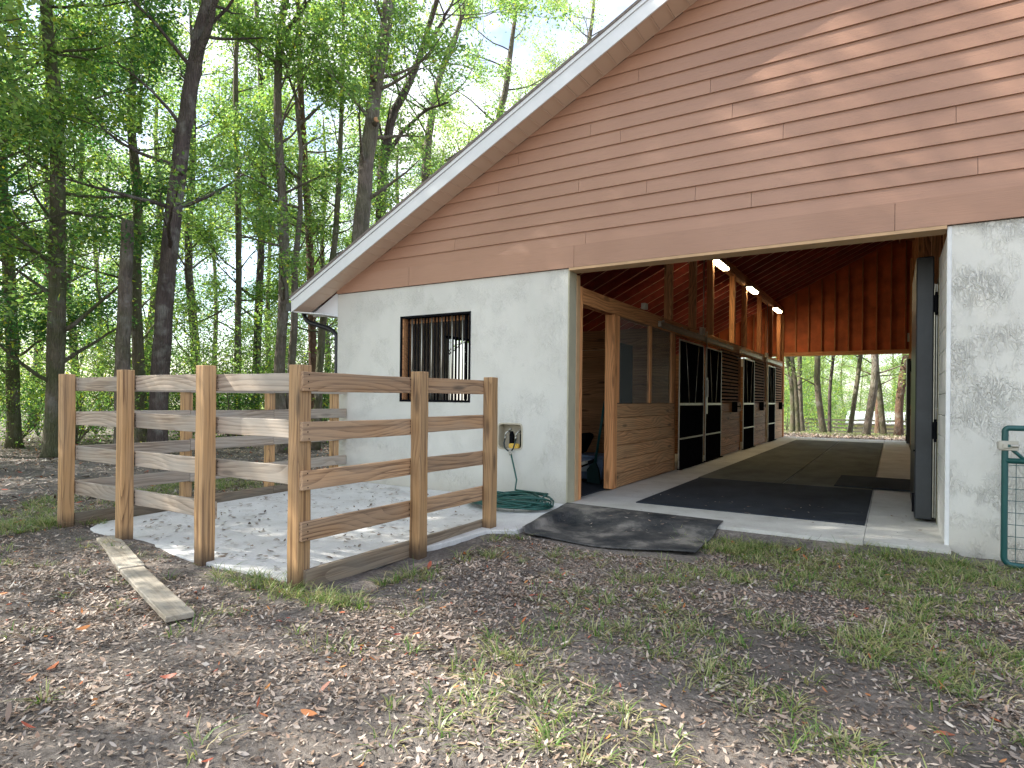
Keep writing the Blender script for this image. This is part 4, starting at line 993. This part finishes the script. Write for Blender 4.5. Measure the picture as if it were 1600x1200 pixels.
# paddock fence and white roofed shed
pf = empty('paddock_fence', at(1300, 665, 50), 'dark four board paddock fence beyond the trunks behind the barn', 'fence')
A = at(1180, 660, 52); B = at(1450, 660, 46); n = 12
for i in range(n+1):
    q = A.lerp(B, i/n); z = hg(q.x, q.y)
    b = MB(); b.box(q.x-.06, q.x+.06, q.y-.06, q.y+.06, z-.2, z+1.25); b.build('post', M['farfence_post'], pf)
    if i < n:
        q2 = A.lerp(B, (i+1)/n); z2 = hg(q2.x, q2.y)
        for k in range(4):
            h = .22+.3*k; b = MB()
            b.v = [(q.x, q.y-.08, z+h), (q2.x, q2.y-.08, z2+h), (q2.x, q2.y-.08, z2+h+.14), (q.x, q.y-.08, z+h+.14), (q.x, q.y-.11, z+h), (q2.x, q2.y-.11, z2+h), (q2.x, q2.y-.11, z2+h+.14), (q.x, q.y-.11, z+h+.14)]
            b.f = [(0, 1, 2, 3), (4, 7, 6, 5), (3, 2, 6, 7), (0, 4, 5, 1), (0, 3, 7, 4), (1, 5, 6, 2)]; b.mi = [0]*6
            b.build('rail', M['farfence'], pf)
q = at(1378, 650, 58); z = hg(q.x, q.y)
sh = empty('shed', (q.x, q.y, z), 'low white roofed shed far behind the trunks of the far doorway', 'shed')
b = MB(); b.box(q.x-2.6, q.x+3.2, q.y, q.y+3, z-.3, z+1.25); b.build('wall', M['shedwall'], sh)
b = MB(); b.prism([(q.y-.5, z+1.2), (q.y+1.5, z+2.35), (q.y+3.5, z+1.2), (q.y+1.5, z+2.25)], q.x-3., q.x+3.6, axis='x'); b.build('roof', M['roofwhite'], sh)

# ------------------------------------------------------------------ fallen leaves and grass
def in_pad(x, y): return (x > -6.95) & (x < -3.2) & (y > 3.0) & (y < 6.75)
def litter(n, region, L, seed, name, mats, weights, label, zf=None, dens=None, wr=1.):
    r_ = np.random.default_rng(seed); x = r_.uniform(region[0], region[1], n); y = r_.uniform(region[2], region[3], n)
    keep = np.ones(n, bool)
    if dens is not None: keep &= r_.random(n) < dens(x, y)
    x, y = x[keep], y[keep]; n = len(x)
    z = (hgt(x, y) if zf is None else zf(x, y))+.006
    th = r_.uniform(0, 2*pi, n); tilt = r_.normal(0, .28 if zf is None else .1, n); roll = r_.normal(0, .35 if zf is None else .12, n)
    a = np.stack([np.cos(th)*np.cos(tilt), np.sin(th)*np.cos(tilt), np.sin(tilt)], 1)
    s = np.stack([-np.sin(th)*np.cos(roll), np.cos(th)*np.cos(roll), np.sin(roll)], 1); u = np.cross(a, s)
    ll = L*(.45+.9*r_.random((n, 1))**1.4); ww = ll*(.22+.16*r_.random((n, 1)))*wr; cur = (r_.random((n, 1))-.25)*.28*ll
    c = np.stack([x, y, z], 1)+np.array([0, 0, 1])*(np.abs(np.sin(tilt))*ll[:, 0]*.4)[:, None]
    P = []
    prof = [(-.5, 0.05), (-.2, .8), (.12, 1.), (.38, .55), (.5, .04)]
    for t, w in prof:
        mid = c+a*ll*t+u*cur*(4*t*t); P += [mid+s*ww*.5*w+u*cur*.35*w, mid-s*ww*.5*w+u*cur*.35*w]
    v = np.stack(P, 1).reshape(-1, 3); k = len(prof)*2; base = (np.arange(n)*k)[:, None]
    f = np.concatenate([base+np.array([2*i, 2*i+1, 2*i+3, 2*i+2]) for i in range(len(prof)-1)], 1).reshape(-1, 4)
    mi = np.repeat(r_.choice(len(mats), n, p=weights), len(prof)-1)
    o = link(name, np_mesh(name, v, f, mats, mi, smooth=True)); return tag(o, label, 'leaves', kind='stuff')
def ns(x, y, s, o=0): return .5+.5*np.sin(x*s+1.7*np.sin(y*s*.8+o)+o)*np.cos(y*s*1.13+1.3*np.sin(x*s*.7+o))
def dgr(x, y):
    d = .22+.78*ns(x, y, 2.3, 1.)
    d = np.where(in_pad(x, y) | ((y > 6.45) & (x > -7.4)) | ((x > -3.5) & (x < -1.4) & (y > 5.2)), 0, d)
    vis = (y*CC-x*SS > 1.6) & (np.abs(x*CC+y*SS) < .95*(y*CC-x*SS)+.6)
    dist = np.sqrt(x*x+y*y)
    return d*vis*np.clip(1.35-dist/14, .12, 1)
litter(190000, (-10, 4, .8, 9), .039, 1, 'fallen_leaves', [M['litter'], M['litter_dark'], M['litter_red']], [.70, .275, .025], 'brown and pinkish dry leaves strewn over the dirt', dens=dgr)
litter(30000, (-22, -7.4, 2, 17), .085, 2, 'fallen_leaves', [M['litter'], M['litter_dark'], M['litter_red']], [.66, .30, .04], 'dry leaf carpet on the ground under the trees behind the pen', dens=lambda x, y: .5+.5*ns(x, y, 1.3))
def debris(n, seed):
    r_ = np.random.default_rng(seed); x = r_.uniform(-8.5, 3.5, n); y = r_.uniform(.9, 6.5, n); k = r_.random(n) < np.clip(dgr(x, y)*1.5, 0, 1); x, y = x[k], y[k]; n = len(x)
    th = r_.uniform(0, 2*pi, n); l = .006+.014*r_.random(n)**2; w = l*(.15+.4*r_.random(n)); z = hgt(x, y)+.004+.004*r_.random(n)
    c = np.stack([x, y, z], 1); a = np.stack([np.cos(th)*l, np.sin(th)*l, r_.normal(0, .35, n)*l], 1); s = np.stack([-np.sin(th)*w, np.cos(th)*w, r_.normal(0, .5, n)*w], 1)
    v = np.stack([c-a, c+s, c+a, c-s], 1).reshape(-1, 3); mi = (r_.random(n) < .4).astype(int)
    tag(link('leaf_debris', np_mesh('leaf_debris', v, np.arange(len(v)).reshape(-1, 4), [M['litter'], M['litter_dark']], mi)), 'fine broken leaf scraps and twigs covering the dirt', 'leaves', kind='stuff')
debris(230000, 77)
litter(800, (-10, 4, .9, 6.6), .085, 5, 'large_fallen_leaves', [M['litter_red'], M['litter']], [.3, .7], 'larger red brown curled leaves scattered on the dirt', dens=dgr)
litter(900, (-9, 3.5, .9, 6.6), .20, 9, 'twigs', [M['litter_dark'], M['litter']], [.5, .5], 'thin dead twigs lying on the dirt', dens=dgr, wr=.10)
litter(9000, (-4.6, 1.6, YE+.5, 34), .12, 6, 'fallen_leaves', [M['litter'], M['litter_dark']], [.75, .25], 'dry leaves on the ground beyond the far doorway', dens=lambda x, y: .9)
litter(820, (-6.9, -3.6, 3.12, 6.6), .062, 3, 'leaves_on_pad', [M['litter_dark'], M['litter']], [.88, .12], 'small dark leaves scattered over the pale concrete pad', zf=lambda x, y: padz(x, y)+.002)
litter(40, (-3.1, -1.6, 5.5, 6.6), .05, 14, 'leaves_on_mat', [M['litter'], M['litter_dark']], [.8, .2], 'few dry leaves lying on the black tread mat', zf=lambda x, y: np.full_like(x, .018))
litter(90, (-3.2, .35, 6.6, 8.4), .045, 4, 'leaves_on_threshold', [M['litter_dark'], M['litter']], [.7, .3], 'few leaves blown onto the aisle threshold', zf=lambda x, y: np.full_like(x, .016))

def grass(ncl, region, per, seed, hmul, dens, label):
    r_ = np.random.default_rng(seed); x = r_.uniform(region[0], region[1], ncl); y = r_.uniform(region[2], region[3], ncl)
    k = r_.random(ncl) < dens(x, y); x, y = x[k], y[k]; n = len(x)
    rad = .025+.075*r_.random(n); X_ = np.repeat(x, per); Y_ = np.repeat(y, per); R_ = np.repeat(rad, per); N = n*per
    th = r_.uniform(0, 2*pi, N); q = np.sqrt(r_.random(N))*R_; bx = X_+np.cos(th)*q; by = Y_+np.sin(th)*q
    H = (.035+.06*r_.random(N))*hmul*np.repeat(.7+.6*r_.random(n), per); ph = th+r_.normal(0, .7, N); lean = (.5+1.5*r_.random(N))*H
    z0 = hgt(bx, by)-.003; w = .0022+.0018*r_.random(N); sx, sy = -np.sin(ph)*w, np.cos(ph)*w; P = []
    for t in (0, .4, .75, 1.):
        hx = bx+np.cos(ph)*lean*t**1.8; hy = by+np.sin(ph)*lean*t**1.8; hz = z0+H*(t-.28*t**2.4*(lean/H)); ww = (1-.92*t**2)
        P += [np.stack([hx+sx*ww, hy+sy*ww, hz], 1), np.stack([hx-sx*ww, hy-sy*ww, hz], 1)]
    v = np.stack(P, 1).reshape(-1, 3); b0 = (np.arange(N)*8)[:, None]
    f = np.concatenate([b0+np.array([2*i, 2*i+1, 2*i+3, 2*i+2]) for i in range(3)], 1).reshape(-1, 4)
    tag(link('grass', np_mesh('grass', v, f, [M['grass']], smooth=True)), label, 'grass', kind='stuff')
def dg(x, y):
    side = np.clip((x+2.3)/2.3, .0, 1)*.80+.045
    d = side*np.clip(ns(x, y, 2.6, .4)*1.7-.45, 0, 1)+.02
    d = np.where((y > 5.6) & (x > -1.6), np.maximum(d, .65), d)
    d = np.where(y < 1.9, d*.5, d)
    return np.where(in_pad(x, y) | ((y > 6.5) & (x > -7.4)) | ((x > -3.45) & (x < -1.5) & (y > 5.25)), 0, d)
grass(12500, (-9, 4, 1.2, 6.55), 16, 51, .95, dg, 'sparse green and straw coloured grass tufts on the dirt before the barn')
def edge_d(x, y):
    e = np.exp(-((y-2.84)/.10)**2)*((x > -4.4) & (x < -2.9)) + np.exp(-((x+3.3)/.14)**2)*((y > 2.8) & (y < 3.7))*.8 + np.exp(-((x+3.35)**2+(y-5.15)**2)/.04) + np.exp(-((x+7.4)/.3)**2)*((y > 2.5) & (y < 3.6)) + .8*np.exp(-((x+1.3)/.35)**2-((y-6.1)/.35)**2) + .7*np.exp(-((y-6.38)/.12)**2)*((x > -1.4) & (x < .6))+.6*np.exp(-((x+3.)/.12)**2-((y-4.3)/.15)**2)
    return np.clip(e, 0, 1)*np.where(in_pad(x, y), 0, 1)
grass(5200, (-8.2, 1.0, 2.4, 6.5), 24, 52, 1.35, edge_d, 'lusher grass tufts along the pen rails and the slab edge')
grass(2600, (-9.5, -7.25, 3, 6.5), 18, 54, 1.0, lambda x, y: .35*ns(x, y, 2.), 'thin sunlit grass on the ground behind the pen')
grass(5000, (-6, 5, 27, 42), 14, 53, 1.6, lambda x, y: np.clip((y-27)/6, .1, 1), 'grass on the ground beyond the far doorway')

# ------------------------------------------------------------------ light
W_ = bpy.data.worlds.new('World'); S.world = W_; W_.use_nodes = True; nt = W_.node_tree
bg = nt.nodes['Background']; sky = nt.nodes.new('ShaderNodeTexSky'); sky.sky_type = 'NISHITA'; sky.sun_disc = False
SUN = Vector((-.86, -.36, .80)).normalized(); el = math.asin(SUN.z)
sky.sun_elevation = el; sky.sun_rotation = math.atan2(SUN.x, SUN.y); sky.air_density = 1.; sky.dust_density = 1.2; sky.ozone_density = 1.0
tc = nt.nodes.new('ShaderNodeTexCoord'); mp = nt.nodes.new('ShaderNodeMapping'); mp.inputs['Scale'].default_value = (1, 1, 2.2)
nn_ = nt.nodes.new('ShaderNodeTexNoise'); nn_.inputs['Scale'].default_value = 2.6; nn_.inputs['Detail'].default_value = 6; nn_.inputs['Roughness'].default_value = .6
rp = nt.nodes.new('ShaderNodeValToRGB'); rp.color_ramp.elements[0].position = .42; rp.color_ramp.elements[1].position = .66; rp.color_ramp.elements[0].color = (.10, .10, .10, 1)
mxs = nt.nodes.new('ShaderNodeMix'); mxs.data_type = 'RGBA'; mxs.inputs[7].default_value = (4.9, 4.75, 4.5, 1)
nt.links.new(tc.outputs['Generated'], mp.inputs[0]); nt.links.new(mp.outputs[0], nn_.inputs['Vector']); nt.links.new(nn_.outputs['Fac'], rp.inputs[0])
nt.links.new(rp.outputs[0], mxs.inputs[0]); nt.links.new(sky.outputs[0], mxs.inputs[6]); nt.links.new(mxs.outputs[2], bg.inputs[0]); bg.inputs[1].default_value = .15
L_ = bpy.data.lights.new('sun', 'SUN'); L_.energy = 5.0; L_.angle = radians(.53); L_.color = (1., .95, .86)
lo = bpy.data.objects.new('sun', L_); COL.objects.link(lo); lo.rotation_euler = SUN.to_track_quat('Z', 'Y').to_euler(); lo.location = (-20, -10, 25)

cam = bpy.data.cameras.new('camera'); co = bpy.data.objects.new('camera', cam); COL.objects.link(co); S.camera = co
cam.sensor_width = 36; cam.lens = F/1600*36; cam.shift_y = (V0-600)/1600; cam.clip_end = 1500; cam.clip_start = .05
co.location = (0, 0, CH)
co.matrix_world = Matrix.Translation((0, 0, CH)) @ Matrix.Rotation(YAW, 4, 'Z') @ Matrix.Rotation(radians(90), 4, 'X') @ Matrix.Rotation(ROLL, 4, 'Z')
S.view_settings.view_transform = 'Standard'; S.view_settings.look = 'None'; S.view_settings.gamma = 1; S.view_settings.exposure = 1.5
S.render.engine = 'CYCLES'; S.cycles.max_bounces = 5; S.cycles.transparent_max_bounces = 6; S.cycles.diffuse_bounces = 4
